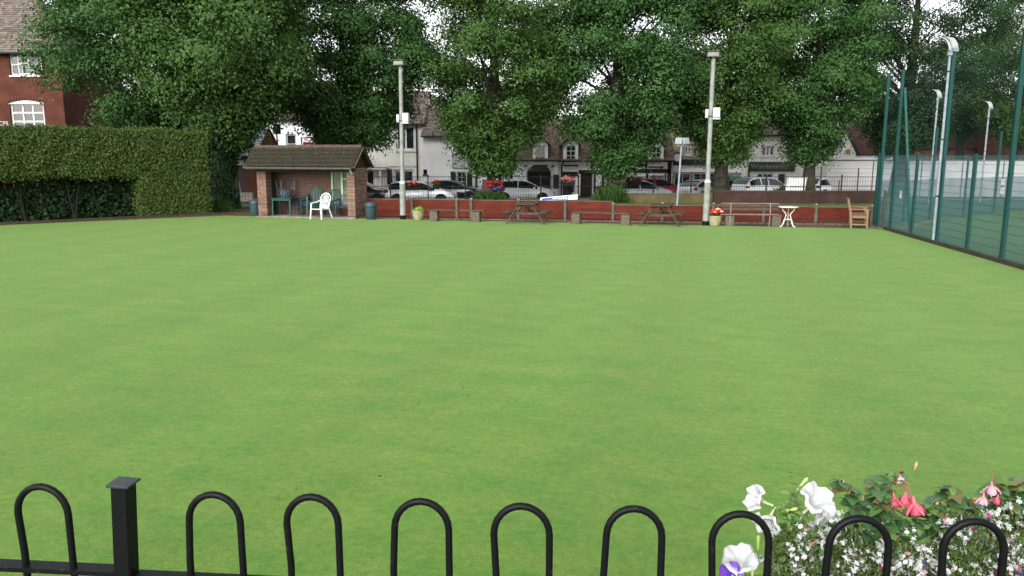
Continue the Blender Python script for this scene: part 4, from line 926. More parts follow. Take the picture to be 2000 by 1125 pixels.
def gable_house(name,label,Y,px0,px1,zb,ze,zr,depth,wmat,tmat,wins=(),tw=.2,seed=1,ridge=True,cat='house'):
    zm=(zb+ze)/2; x0=pxX(px0,Y,zm); x1=pxX(px1,Y,zm); t=thing(name,label,cat,(x0,Y,zb)); W=x1-x0; h=ze-zb
    ops=[]
    for w_ in wins: ops.append((pxX(w_[0],Y,zm)-x0,pxX(w_[1],Y,zm)-x0,pz(w_[3],Y)-zb,pz(w_[2],Y)-zb))
    wall_open(0,W,0,h,0,ops).build('wall',wmat,t); body(t,0,W,0,depth,0,h,wmat); dark_room(t,.05,W-.05,1.2,0,h)
    for w_,o in zip(wins,ops):
        if len(w_)>4 and w_[4]: window(t,*o,0,**w_[4])
    r=MB(); ov=.25; yr=depth/2; zr_=zr-zb
    r.add([(-.1,-ov,h-.08),(W+.1,-ov,h-.08),(W+.1,yr,zr_),(-.1,yr,zr_),(-.1,depth+ov,h-.08),(W+.1,depth+ov,h-.08)],[(0,1,2,3),(3,2,5,4)])
    rf_=r.build('roof',M('roof_underlay',(.05,.04,.035),scale=3),t)
    tiles_on(rf_,(-.1,-ov,h-.06),(W+.2,0,0),(0,yr+ov,zr_-h+.08),tmat,tw,tw*1.05,seed=seed)
    g_=MB(); g_.add([(0,0,h),(0,depth,h),(0,yr,zr_-.05),(W,0,h),(W,depth,h),(W,yr,zr_-.05)],[(0,2,1),(3,4,5)]); g_.build('gable',wmat,t)
    MB().tube([(-.1,yr,zr_+.01),(W+.1,yr,zr_+.01)],.11,8).build('ridge',M('ridge_clay',(.16,.09,.065),scale=6),rf_)
    MB().tube([(-.1,-ov-.06,h-.1),(W+.1,-ov-.06,h-.1)],.06,8).build('gutter',tarnish,rf_)
    return t,W,h,x0
ZB=-.33
# --- red brick house on the left, hipped tiled roof
Y=45.; zb=-.3; x1=pxX(126,Y,5); x0=x1-13; ze=pz(101,Y,100); t=thing('brick_house','red brick house with a hipped tile roof and white casement windows above the hedge','house',(x0,Y,zb)); W=x1-x0; h=ze-zb
f=lambda px,py:(pxX(px,Y,pz(py,Y))-x0,pz(py,Y)-zb)
u0=f(21,147);u1=f(79,104); a0=f(24,258); a1=f(84,197)
ops=[(u0[0],u1[0],u0[1],u1[1]),(a0[0],a1[0],a0[1],a1[1]-.05),(u0[0]-5.5,u1[0]-5.5,u0[1],u1[1]),(a0[0]-5.5,a1[0]-5.5,a0[1],a1[1]-.05)]
wall_open(0,W,0,h,0,ops).build('wall',house_brick,t); body(t,0,W,0,7,0,h,house_brick); dark_room(t,.1,W-.1,1.3,0,h)
wu=window(t,*ops[0],0,nx=3,nz=2,fw=.09,bar=.06); window(t,*ops[2],0,nx=3,nz=2,fw=.09,bar=.06)
# opened casement leaf
MB().box(0,-.02,0,.05,.02,1.2).box(.52,-.02,0,.57,.02,1.2).box(.05,-.02,0,.52,.02,.05).box(.05,-.02,1.15,.52,.02,1.2).box(.05,-.018,.58,.52,.018,.62).build('open_casement',white_paint,wu,((ops[0][0]*1+ops[0][1]*2)/3-.65,-.12,ops[0][2]+.05),R(12))
for k,(oa,ob,oc,od) in ((1,ops[1]),(3,ops[3])):
    wa=window(t,oa,ob,oc,od,0,nx=3,nz=3,fw=.11,bar=.09); n=9
    arc=[(oa-.02+(ob-oa+.04)*i/(n-1),od-.10+.17*math.sin(math.pi*i/(n-1))) for i in range(n)]
    MB().prism([(oa-.02,od-.13)]+arc[0:]+[(ob+.02,od-.13)],-.02,.09).build('arched_head',white_paint,wa)
    # brick arch over the head: voussoirs stand proud of the wall
    for i in range(14):
        q=i/13; x=oa-.1+(ob-oa+.2)*q; z=od-.03+.18*math.sin(math.pi*q)+.03
        MB().cbox((0,0,.11),(.13,.03,.22),.006).build('voussoir',M('rubbed_brick',(.10,.03,.021),(.08,.025,.018),scale=5,rough=.8),t,(x,-.012,z)).rotation_euler=(0,(q-.5)*.5,0)
sg=f(8,241)
text(t,'CES',.34,(sg[0]-.02,-.02,sg[1]-.12),white_paint)
yr=3.6; zr_=h+3.9; hip=3.4
r=MB(); r.add([(-.3,-.35,h-.1),(W+.3,-.35,h-.1),(W+.3,7.35,h-.1),(-.3,7.35,h-.1),(-.3+0,yr,zr_),(W-hip,yr,zr_)],[(0,1,5,4),(1,2,5),(2,3,4,5)]); rf_=r.build('roof',M('roof_underlay',(.05,.04,.035),scale=3),t)
W2=W+.6
tiles_on(rf_,(-.3,-.35,h-.08),(W2,0,0),(0,yr+.35,zr_-h+.1),old_tile,.21,.20,keep=lambda a,b:a<1-b*(hip+.3)/W2,seed=4)
tiles_on(rf_,(W+.3,-.35,h-.08),(0,7.7,0),(-hip-.3,0,zr_-h+.1),old_tile,.21,.20,keep=lambda a,b:abs(a-.5)<.5*(1-b),seed=5)
MB().tube([(W+.3,-.35,h-.0),(W-hip,yr,zr_+.06)],.12,8).build('hip_tiles',M('ridge_clay',(.16,.09,.065),scale=6),rf_); MB().tube([(-.3,-.43,h-.12),(W+.3,-.43,h-.12)],.07,8).build('gutter',tarnish,rf_)
# --- pale slate-roofed outhouse beside it
t,_,_,_=gable_house('outhouse','brick outhouse with a pale slate roof right of the brick house',48.,118,175,-.3,pz(226,48),pz(150,48),5.,pale_brick,slate,seed=6,tw=.3)
# --- red brick building with a dark archway behind the sign post
Y=50.; t,W,h,x0=gable_house('brick_archway_house','low red brick building with a dark arched opening behind the round sign',50.,395,500,ZB,pz(303,50),pz(245,50),6,house_brick,slate,wins=[(430,482,318,392,None)],tw=.3,seed=7)
oa=pxX(430,50,1)-x0; ob=pxX(482,50,1)-x0; z=pz(318,50)-ZB; n=9
MB().prism([(oa,z+.02)]+[(oa+(ob-oa)*i/(n-1),z-.0-.45*(1-math.sin(math.pi*i/(n-1)))) for i in range(n)]+[(ob,z+.02)],.0,.12).build('arch',house_brick,t)
MB().box(oa,.6,0,ob,.66,z).build('door',M('dark_brown_door',(.03,.014,.01),(.02,.01,.008),scale=5),t)
fnc=thing('boundary_railing','short black railing on a pale kerb in front of the archway','railing',XY(405,44)); wv=XY(492,44).x-XY(405,44).x
MB().box(0,.05,0,wv,.35,.5).build('kerb_wall',M('pale_kerb',(.40,.34,.29),(.3,.26,.22),scale=3,rough=.9),fnc)
for i in range(16): obj('bar',bar,fnc,(i*wv/15,0,-.1))
MB().box(0,-.012,1.2,wv,.012,1.24).build('rail',tarnish,fnc)
# --- white rendered house behind the shelter
W_=dict(nx=1,nz=2,fw=.1,bar=.05)
gable_house('white_house','plain white rendered house with a dark window behind the brick shelter',60.,497,700,ZB,pz(232,60),pz(150,60),8,render_w,old_tile,wins=[(612,632,262,300,W_),(560,580,262,300,W_)],seed=8)
# --- cream house with pedimented porch
Y=59.; t,W,h,x0=gable_house('porch_house','cream house with a pedimented porch, arched window and large bay window',Y,696,829,ZB,pz(240,Y),pz(172,Y),8,render_c,old_tile,
    wins=[(774,812,246,294,dict(nx=2,nz=1,fw=.16,bar=.14)),(768,808,331,392,dict(nx=2,nz=2,fw=.15,bar=.08)),(754,766,330,362,dict(nx=1,nz=1,fw=.05)),(716,728,334,398,None)],seed=9)
xx=lambda px,zz=2: pxX(px,Y,zz)-x0
zz=lambda py: pz(py,Y)-ZB
MB().prism([(xx(706),zz(326)),(xx(758),zz(326)),(xx(732),zz(309))],-.75,0).build('porch_pediment',render_c,t)
MB().box(xx(708),-.7,zz(331),xx(756),-.002,zz(326)-.003).build('porch_entablature',white_paint,t)
for px in (712,745): MB().lathe([(.17,0),(.16,.1),(.13,.2),(.12,zz(331)-.1),(.16,zz(331)-.01)],12,(xx(px),-.5,0)).build('porch_column',white_paint,t,smooth=True)
MB().box(xx(716),.25,0,xx(728),.3,zz(334)).build('door',M('dark_brown_door',(.03,.014,.01),(.02,.01,.008),scale=5),t)
MB().tube([(xx(815),-.08,0),(xx(815),-.08,h)],.06,8).build('drainpipe',tarnish,t); MB().box(xx(760),-.06,zz(325),xx(815),-.002,zz(323)).build('string_course',white_paint,t)
# --- white walled house with sign board and shuttered window
Y=58.; t,W,h,x0=gable_house('white_wall_house','white walled house with a framed sign board above a shuttered window',Y,826,951,ZB,pz(264,Y),pz(201,Y),7,render_w,old_tile,
    wins=[(892,911,335,366,dict(nx=2,nz=3,fw=.08,bar=.04)),(826.5,834,331,341,dict(nx=1,nz=1,fw=.03,fm=tarnish))],seed=10)
for a,b_ in ((880,890),(912,922)): 
    s_=MB().box(xx(a),-.05,zz(367),xx(b_),-.003,zz(335)).build('shutter',black_timber,t)
x0s,x1s,z0s,z1s=xx(884),xx(918),zz(329),zz(300)
sb=MB().box(x0s,-.06,z0s,x1s,-.004,z1s).build('sign_frame',M('sign_dark_frame',(.05,.06,.06),scale=5),t); MB().box(x0s+.05,-.068,z0s+.05,x1s-.05,-.062,z1s-.05).build('sign_board',M('sign_grey',(.50,.52,.52),(.44,.46,.46),scale=4),sb)
b=MB()
for k in range(6): b.box(x0s+.15+.03*(k%3),-.072,z1s-.25-k*.14,x1s-.15-.05*(k%2),-.07,z1s-.22-k*.14)
b.build('faint_lettering',M('faint_print',(.34,.36,.37),scale=9),sb)
MB().tube([(xx(930),-.08,0),(xx(930),-.08,h)],.07,8).build('drainpipe',tarnish,t)
# --- cottages with dormers (white, then timber framed)
def dormer(t,xa,xb,zs,zt,Y0,tmat,seed,nx=2,nz=3,cheek=render_w):
    w_=xb-xa; b=wall_open(xa-.18,xb+.18,zs-.25,zt+.15,-.12,[(xa,xb,zs,zt)],.12); b.add([(xa-.18,-.12,zt+.15),(xb+.18,-.12,zt+.15),((xa+xb)/2,-.12,zt+.15+w_*.55)],[(0,1,2)])
    b.add([(xa-.18,-.12,zs-.25),(xa-.18,1.6,zs-.25),(xa-.18,1.6,zt+.15),(xa-.18,-.12,zt+.15),(xb+.18,-.12,zs-.25),(xb+.18,1.6,zs-.25),(xb+.18,1.6,zt+.15),(xb+.18,-.12,zt+.15)],[(0,3,2,1),(4,5,6,7)])
    d=b.build('dormer',cheek,t); window(d,xa,xb,zs,zt,-.12,nx=nx,nz=nz,fw=.07,bar=.05,sill=True,inset=.04)
    zc=zt+.15+w_*.55+.12; xm=(xa+xb)/2
    for s_,xe in ((0,xa-.4),(1,xb+.4)):
        if s_==0: tiles_on(d,(xe,1.8,zt-.02),(0,-2.1,0),(xm-xe,0,zc-zt),tmat,.2,.2,seed=seed)
        else: tiles_on(d,(xe,-.3,zt-.02),(0,2.1,0),(xm-xe,0,zc-zt),tmat,.2,.2,seed=seed+1)
        MB().beam((xe,-.28,zt-.06),(xm,-.28,zc-.06),.05,.12,(0,1,0)).build('bargeboard',black_timber,d)
    MB().box(xa-.2,-.22,zs-.36,xb+.2,-.122,zs-.255).build('apron_board',black_timber,d)
    return d
Y=57.; t,W,h,x0=gable_house('white_cottage','white cottage with a tiled dormer over a dark arched doorway with lanterns',Y,953,1090,ZB,pz(311,Y),pz(238,Y),7,render_w,warm_tile,
    wins=[(1032,1073,330,398,None),(985,1003,333,366,dict(nx=2,nz=2,fw=.07))],seed=11)
dormer(t,xx(1046),xx(1065),zz(315),zz(284),Y,warm_tile,40)
dg=M('dark_green_paint',(.010,.022,.018),(.016,.03,.024),scale=5,rough=.5)
n=11; xa,xb=xx(1029),xx(1076); za=zz(336)
MB().prism([(xa,za)]+[(xa+(xb-xa)*i/(n-1),za+(.55)*math.sin(math.pi*i/(n-1))**.6) for i in range(n)]+[(xb,za)],-.45,-.003).build('porch_canopy',dg,t)
for a in (xa+.02,xb-.14): MB().box(a,-.30,0,a+.12,-.004,za-.003).build('door_surround',dg,t)
MB().box(xx(1033),.12,0,xx(1072),.17,za).build('door',M('dark_brown_door',(.03,.014,.01),(.02,.01,.008),scale=5),t)
for px in (1026,1079):
    l_=MB().box(xx(px)-.09,-.42,zz(333),xx(px)+.09,-.24,zz(326)).build('lantern',M('lantern_glass',(.40,.40,.36),scale=4,rough=.3),t); MB().lathe([(.16,0),(.02,.16),(0,.17)],6,(xx(px),-.33,zz(326)+.002)).build('lantern_cap',tarnish,l_); MB().box(xx(px)-.02,-.24,zz(329),xx(px)+.02,-.002,zz(328)).build('lantern_arm',tarnish,l_)
cb=MB().box(xx(1081),-.05,zz(368),xx(1092),-.003,zz(341)).build('chalkboard',M('chalkboard',(.015,.02,.02),(.05,.06,.06),scale=5,lo=.6,hi=.8),t)
Y=57.3; t,W,h,x0=gable_house('timber_cottage','timber framed cottage with a white dormer window and a dark doorway',Y,1091,1206,ZB,pz(312,Y),pz(240,Y),7,render_w,warm_tile,
    wins=[(1104,1124,344,378,dict(nx=2,nz=2,fw=.1,bar=.06)),(1134,1157,340,398,None)],seed=12)
dormer(t,xx(1105),xx(1124),zz(315),zz(284),Y,warm_tile,42)
def timber(t,*bs):
    for a,b_,c_,d_ in bs: MB().box(xx(a),-.045,zz(d_),xx(b_),-.004,zz(c_)).build('timber_beam',black_timber,t)
timber(t,(1099,1129,335,344),(1130,1180,332,340),(1154,1159,314,331.5),(1160,1164,340.5,392),(1176,1181,341,392),(1164.5,1175.5,364,368),(1181.5,1206,336,341))
MB().box(xx(1134),.14,0,xx(1157),.2,zz(340)).build('door',M('dark_brown_door',(.03,.014,.01),(.02,.01,.008),scale=5),t)
MB().tube([(xx(1097),-.1,0),(xx(1097),-.1,zz(322)),(xx(1103),-.2,zz(314))],.06,8).build('drainpipe',tarnish,t)
curt=M('pale_curtain',(.20,.26,.31),(.14,.19,.24),scale=3,rough=.6,stretch=(14,1,.4))
Y=58.; t,W,h,x0=gable_house('half_timbered_house','black and white half-timbered house with a curtained ground-floor window',Y,1208,1313,ZB,pz(312,Y),pz(228,Y),7,render_w,warm_tile,
    wins=[(1269,1298,342,372,dict(nx=2,nz=1,fw=.06,pane=curt)),(1240,1258,346,385,dict(nx=2,nz=2,fw=.06))],seed=13)
dormer(t,xx(1271),xx(1290),zz(318),zz(287),Y,warm_tile,44)
timber(t,(1210,1230,335,341),(1228,1233,316,334.5),(1233.5,1262,321,325),(1238,1310,330,338),(1260,1264,314,329.5),(1290,1294,318,329.5),(1304,1312,312,395),(1262,1267,339,392),(1232,1236,342,392),(1299,1302,339,392))
# --- tan shop with hanging pub sign
Y=59.; t,W,h,x0=gable_house('tan_shop','tan rendered shop with a dark band above its wide shop window',Y,1314,1404,ZB,pz(252,Y),pz(170,Y),8,M('tan_render',(.36,.29,.20),(.29,.235,.165),scale=1.4,rough=.9),old_tile,
    wins=[(1336,1350,281,303,dict(nx=2,nz=1,fw=.12,bar=.1)),(1318,1351,338,392,dict(nx=2,nz=2,fw=.08,bar=.06)),(1356,1398,338,392,dict(nx=3,nz=2,fw=.08,bar=.06))],seed=14)
MB().box(xx(1314),-.3,zz(322),xx(1404),-.004,zz(311)).build('dark_band',dg,t); MB().box(xx(1315),-.12,zz(336),xx(1403),-.005,zz(323)).build('shop_fascia',render_w,t)
t2=thing('hanging_sign','round pub sign hanging on a bracket from the half-timbered house','sign',(xx(1319)+x0,58.4,pz(305,58.4))); MB().lathe([(0,-.04),(.40,-.04),(.42,0),(.40,.04),(0,.04)],20,(0,0,-.1),'y').build('sign_disc',M('sign_navy',(.03,.04,.10),scale=4),t2); MB().lathe([(0,-.06),(.27,-.06),(.27,-.045),(0,-.045)],18,(0,0,-.1),'y').build('sign_face',white_paint,t2); MB().beam((0,0,.35),(-.5,0,.45),.05).build('bracket',tarnish,t2); MB().beam((0,0,.3),(0,0,.45),.04).build('hanger',tarnish,t2)
# --- green shop and the dark-fascia shop
grn=M('shop_green',(.03,.30,.09),(.025,.22,.07),scale=3,rough=.4)
Y=60.; t,W,h,x0=gable_house('green_shop','pale shop with green stripes in its window',60.,1404,1461,ZB,pz(262,Y),pz(180,Y),8,render_w,old_tile,wins=[(1421,1450,337,394,dict(nx=2,nz=2,fw=.08,pane=M('shop_pane',(.30,.34,.32),(.2,.24,.22),scale=2,rough=.1)))],seed=15,cat='shop')
for a,b_ in ((346,351),(360,366)): MB().box(xx(1422),.095,zz(b_),xx(1449),.112,zz(a)).build('green_stripe',grn,t)
MB().box(xx(1440),-.03,zz(362),xx(1450),-.004,zz(353)).build('red_panel',M('shop_red',(.42,.04,.03),scale=3),t)
Y=59.5; t,W,h,x0=gable_house('dark_fascia_shop','cream shop with grey lettering on a wide dark fascia',59.5,1461,1620,ZB,pz(262,Y),pz(180,Y),8,render_c,old_tile,
    wins=[(1486,1512,285,305,dict(nx=3,nz=1,fw=.1,bar=.12)),(1480,1512,338,362,dict(nx=3,nz=1,fw=.1,bar=.1)),(1521,1535,340,392,None)],seed=16,cat='shop')
MB().box(xx(1463),-.15,zz(335),xx(1552),-.004,zz(316)).build('fascia',M('fascia_dark',(.014,.016,.016),(.02,.022,.022),scale=4,rough=.4),t)
text(t,'Wombourne',.52,(xx(1500),-.17,zz(329)),M('grey_letter',(.20,.21,.21),scale=4))
MB().box(xx(1521),.12,0,xx(1535),.17,zz(340)).build('door',M('dark_brown_door',(.03,.014,.01),(.02,.01,.008),scale=5),t); MB().tube([(xx(1462),-.2,0),(xx(1462),-.2,zz(318))],.07,8).build('drainpipe',tarnish,t)
# --- white gable, grey yard wall, brick gables beyond the court
Y=66.; t=thing('white_gable_house','white gabled house with a red tile roof behind the grey wall','house',(pxX(1592,Y,4),Y,ZB)); x0=pxX(1592,Y,4); W=xx(1674,4)
hh=zz(300); rz=zz(215)
MB().add([(0,0,0),(W,0,0),(W,0,hh),(W*.42,0,rz),(0,0,hh)],[(0,1,2,3,4)]).build('gable_wall',render_w,t); body(t,0,W,0,9,0,hh,render_w)
MB().add([(W,0,0),(W+4,1.5,0),(W+4,1.5,hh*.98),(W,1.5,hh*.98)],[(0,1,2,3)]).build('side_wall',render_w,t)
red_tile=island('red_roof_tile',[(.07,.035,.028),(.09,.046,.037),(.06,.032,.026),(.085,.053,.043)],rough=.8,trans=0)
tiles_on(t,(W-.1,1.2,hh-.1),(4.6,0,0),(-1.2,3.2,2.6),red_tile,.22,.24,seed=20); MB().add([(W-.1,1.25,hh-.14),(W+4.5,1.25,hh-.14),(W+3.3,4.5,hh+2.4),(W-1.3,4.5,hh+2.4)],[(0,1,2,3)]).build('roof',M('roof_underlay',(.05,.04,.035),scale=3),t)
tiles_on(t,(W+.25,-.3,hh-.2),(0,9.5,0),(-W*.58-.25,0,rz-hh+.3),red_tile,.22,.24,seed=21)
MB().lathe([(0,-.05),(.22,-.05),(.24,0),(0,.0)],14,(W*.80,-.02,zz(302)+.25),'y').build('wall_ornament',M('ochre_ornament',(.45,.28,.07),scale=6),t)
Y=56.; xa,xb=pxX(1614,Y,1),45.; t=thing('grey_wall','long pale grey rendered yard wall behind the tennis court','wall',(xa,Y,ZB)); x0=xa
wall_open(0,xb-xa,0,zz(314),0,[(xx(1681),xx(1697),0,zz(372))]).build('wall',render_g,t); plane(t,'opening_back',[(xx(1679),.8,0),(xx(1699),.8,0),(xx(1699),.8,2),(xx(1679),.8,2)],M('dark_room',(.02,.02,.02),scale=2)); MB().box(-.05,-.06,zz(314)+.002,xb-xa,.3,zz(314)+.08).build('coping',concrete,t)  # opening_back is a near-black sheet painting the shade inside the opening
for px in (1705,1800,1880,1960): MB().box(xx(px),-.035,0,xx(px)+.06,-.002,zz(315)).build('joint_strip',concrete,t)
gable_house('brick_gable_house','pinkish brick house with a steep roof beyond the court',76.,1790,1924,ZB,pz(288,76),pz(205,76),9,pale_brick,red_tile,wins=[(1838,1848,293,304,dict(nx=1,nz=2,fw=.1))],seed=22)
gable_house('red_brick_house','red brick house with a white sash window at the far side of the court',74.,1926,2120,ZB,pz(262,74),pz(190,74),9,house_brick,red_tile,wins=[(1972,1991,283,308,dict(nx=2,nz=2,fw=.12,bar=.08))],seed=23)

# ============================================================ STREET SIGNS
p=XY(468,42.5); t=thing('traffic_sign','round grey-backed traffic sign with a small plate on a dark post','sign',p)
MB().tube([(0,0,-.05),(-.04,0,3.1)],.05,10).build('post',tarnish,t,smooth=True); sg_=M('sign_back',(.16,.19,.20),(.12,.14,.15),scale=4,rough=.5)
MB().lathe([(0,-.02),(.36,-.02),(.36,.0),(0,.0)],24,(-.04,-.055,2.72),'y').build('disc',sg_,t); MB().box(-.40,-.08,2.05,.38,-.055,2.30).build('plate',M('plate_grey',(.24,.28,.28),scale=5,rough=.5),t); MB().tube([(.05,-.02,1.2),(.1,-.04,.5),(.2,-.08,.02)],.018,6).build('stay',galv,t)
p=XY(547,47); t=thing('street_sign','dark square sign on a thin black post behind the shelter roof','sign',p); MB().tube([(0,0,0),(0,0,4.4)],.045,8).build('post',tarnish,t); MB().box(-.18,-.06,3.85,.26,-.046,4.45).build('plate',M('slate_sign',(.05,.07,.08),scale=4),t)
p=XY(606,55); t=thing('estate_sign','small red hanging sign on a post in front of the white house','sign',p,0); MB().tube([(-.45,0,-.3),(-.45,0,3.9)],.04,8).build('post',tarnish,t); MB().beam((-.45,0,3.85),(.45,0,3.85),.05).build('arm',tarnish,t)
pl_=MB().box(-.35,-.02,3.15,.42,.02,3.55).build('plate',M('sign_red',(.30,.02,.03),scale=4),t)
for x in (-.2,.3): MB().beam((x,0,3.55),(x,0,3.83),.02).build('hanger',tarnish,t)
MB().box(-.22,-.028,3.32,.30,-.022,3.38).build('white_line',white_paint,pl_)
p=XY(1108,46.9); t=thing('waste_bin','black street waste bin under the dusky pink flower box','bin',p,.3); MB().lathe([(.24,-.02),(.27,.1),(.30,.75),(.34,.78),(.30,.86),(.0,.92)],16).build('body',black_timber,t,smooth=True); MB().box(-.12,-.31,.56,.12,-.27,.70).build('slot',tarnish,t)
p=XY(1074,55.2,ZB); t=thing('flower_pot','dark round pot beside the arched doorway','pot',p); MB().lathe([(.22,0),(.32,.35),(.34,.4),(.28,.4),(0,.36)],16).build('pot',black_timber,t,smooth=True)
p=XY(1172,55.,ZB); t=thing('recycling_crate','dark red crate by the wall of the timber framed cottage','crate',p); MB().box(-.3,-.2,0,.3,.2,.7).build('body',M('crate_red',(.13,.015,.03),scale=4,rough=.4),t); MB().box(-.33,-.23,.703,.33,.23,.76).build('rim',M('crate_red',(.13,.015,.03)),t)

# ============================================================ PARKED CARS
rubber=M('tyre_rubber',(.012,.012,.012),scale=12,rough=.8); alloy=M('alloy_rim',(.45,.46,.48),(.35,.36,.38),scale=8,rough=.3,metal=.8)
dark_trim=M('dark_trim',(.012,.012,.013),scale=8,rough=.6); car_glass=M('car_glass',(.010,.014,.015),(.016,.022,.022),scale=2,rough=.03,spec=.7)
lamp_red=M('tail_lamp',(.32,.01,.015),scale=10,rough=.15); lamp_clear=M('head_lamp',(.55,.58,.6),scale=10,rough=.1)
SHAPES={ # (x, top) from tail to nose; belt height; length; width; wheel radius
 'hatch':([(-1.98,.55),(-1.96,.86),(-1.88,1.02),(-1.62,1.36),(-1.25,1.47),(-.4,1.51),(.15,1.46),(.55,1.30),(1.05,1.02),(1.25,.97),(1.7,.86),(1.90,.74),(1.98,.55)],.90,1.72,.31),
 'estate':([(-2.2,.55),(-2.18,.88),(-2.12,1.02),(-1.85,1.34),(-1.5,1.44),(-.4,1.48),(.2,1.44),(.6,1.28),(1.1,1.0),(1.3,.95),(1.85,.84),(2.1,.72),(2.2,.52)],.88,1.76,.32),
 'coupe':([(-2.1,.55),(-2.08,.85),(-1.98,.98),(-1.55,1.22),(-1.0,1.38),(-.4,1.42),(.1,1.38),(.5,1.24),(1.05,.98),(1.3,.93),(1.8,.83),(2.02,.70),(2.1,.52)],.88,1.74,.32),
 'suv':([(-2.22,.62),(-2.2,.98),(-2.12,1.14),(-1.82,1.50),(-1.4,1.62),(-.4,1.66),(.2,1.61),(.62,1.44),(1.12,1.14),(1.35,1.09),(1.9,1.0),(2.14,.86),(2.22,.60)],1.04,1.84,.36)}
def car(label,px,Y,rz,paint,kind,z=-.45,rear_plate=True):
    prof,belt,wd,wr=SHAPES[kind]; t=thing('parked_car',label,'car',XY(px,Y,z),rz,'cars parked along the street')
    xs=[p[0] for p in prof]; Lh=xs[-1]
    def top(x): return float(np.interp(x,xs,[p[1] for p in prof]))
    def hw(x): return wd/2*(1-.16*max(0,(abs(x)/Lh-.55)/.45)**2.2)
    def bl(x): return min(belt+.03*(-x/Lh),top(x)-.015)
    def rw(x): return hw(x)*.95-max(0,(top(x)-bl(x)))*.36
    st=sorted(set([x for x in np.linspace(-Lh,Lh,37)]+xs)); b=MB(); gc=.20
    for x in st:
        w_=hw(x); tp=top(x); be=bl(x); e=rw(x); lo=gc+.06*max(0,(abs(x)/Lh-.8)/.2)
        half=[(w_*.90,lo),(w_*.99,lo+.10),(w_,(lo+be)*.5+.04),(w_*.985,be-.05),(w_*.95,be),(e,tp-.035*min(1,(tp-be)*4)),(e*.78,tp-.006),(0,tp+.008)]
        b.v+=[(x,y,zz_) for y,zz_ in half]+[(x,-y,zz_) for y,zz_ in half[-2::-1]]
    m=15
    for i in range(len(st)-1):
        for j in range(m-1): b.f.append((i*m+j,(i+1)*m+j,(i+1)*m+j+1,i*m+j+1))
        b.f.append((i*m+m-1,(i+1)*m+m-1,(i+1)*m,i*m))
    b.f+=[tuple(range(m)),tuple(range((len(st)-1)*m,len(st)*m))[::-1]]
    bd=b.build('body',paint,t,smooth=True)
    def S_(x,f,s_,off=.006):
        be=bl(x); y0=hw(x)*.95; y1=rw(x); z1=top(x)-.035*min(1,(top(x)-be)*4); return (x,s_*(y0+(y1-y0)*f+off),be+(z1-be)*f+off*.3)
    def side(x0,x1,s_):
        q=MB(); n=9
        for i in range(n):
            x=x0+(x1-x0)*i/(n-1); q.v+=[S_(x,.10,s_),S_(x,.90,s_)]
        q.f=[(2*i,2*i+2,2*i+3,2*i+1) if s_<0 else (2*i+1,2*i+3,2*i+2,2*i) for i in range(n-1)]; q.build('side_window',car_glass,bd)
    xa=np.interp(belt+.16,[prof[1][1],prof[2][1],prof[3][1]],[xs[1],xs[2],xs[3]])+.16; xf=prof[8][0]-.12; xm=-.35
    for s_ in (-1,1): side(xa,-1.02,s_) if kind in('estate','suv') else None; side((-.94 if kind in('estate','suv') else xa),xm-.04,s_); side(xm+.04,xf,s_)
    def screen(x0,x1,nm):
        q=MB(); n=5; k=7
        for i in range(n):
            x=x0+(x1-x0)*i/(n-1); e=rw(x)*.90
            for j in range(k): f=-1+2*j/(k-1); q.v.append((x+(.012 if x0>0 else -.012),e*f,top(x)+.012-.018*f*f))
        q.f=[(i*k+j,(i+1)*k+j,(i+1)*k+j+1,i*k+j+1) for i in range(n-1) for j in range(k-1)]; q.build(nm,car_glass,bd,smooth=True)
    screen(prof[6][0]+.1,prof[8][0]-.06,'windscreen'); screen(prof[2][0]+.03,prof[4][0]-.12,'rear_window')
    for xw in (-Lh*.63,Lh*.635):
        for s_ in (-1,1):
            ar=MB().lathe([(0,-.006),(wr+.075,-.006),(wr+.075,.012),(0,.012)],20,(xw,s_*(hw(xw)-.002),wr),'y').build('wheel_arch',dark_trim,t)
            y=s_*(hw(xw)-.075); tr=MB().lathe([(wr*.62,-.1),(wr*.93,-.1),(wr,-.07),(wr,.07),(wr*.93,.1),(wr*.62,.1)],20,(0,0,0),'y').build('wheel',rubber,t,(xw,y,wr),smooth=True)
            r_=MB(); r_.lathe([(0,.06*s_),(wr*.16,.085*s_),(wr*.2,.06*s_)],12,(0,0,0),'y'); r_.lathe([(wr*.56,.07*s_),(wr*.64,.105*s_),(wr*.66,.09*s_)],20,(0,0,0),'y')
            for k in range(5):
                a=k*1.2566+.3; r_.beam((.04*math.cos(a),.085*s_,.04*math.sin(a)),(wr*.6*math.cos(a),.085*s_,wr*.6*math.sin(a)),.055,.02,(0,1,0))
            r_.build('rim',alloy,tr)
    fl=MB(); fl.box(-Lh*.93,-wd*.42,.14,Lh*.93,wd*.42,.24); fl.build('underbody',dark_trim,t)
    for s_ in (-1,1):
        hl=MB(); zl=prof[-3][1]-.14; hl.add([(Lh*.985-.0,s_*wd*.20,zl-.06),(Lh*.90,s_*wd*.437,zl-.02),(Lh*.80,s_*wd*.468,zl+.06),(Lh*.93,s_*wd*.26,zl+.11),(Lh*.995,s_*wd*.20,zl-.05),(Lh*.925,s_*wd*.445,zl-.01),(Lh*.81,s_*wd*.478,zl+.07),(Lh*.945,s_*wd*.26,zl+.125)],[(4,5,6,7),(0,1,5,4),(1,2,6,5),(2,3,7,6),(3,0,4,7)]); hl.build('headlight',lamp_clear,t)
        zt=belt-.02; tl=MB(); xr=-Lh; tl.cbox((xr+.11,s_*wd*.395,zt-.02),(.22,.20,.20 if kind!='suv' else .13),.03); tl.build('tail_light',lamp_red,t)
        mi=MB(); mi.cbox((xf-.22,s_*(wd/2+.085),belt+.07),(.11,.17,.13),.03); mi.build('mirror',paint if kind!='estate' else dark_trim,t)
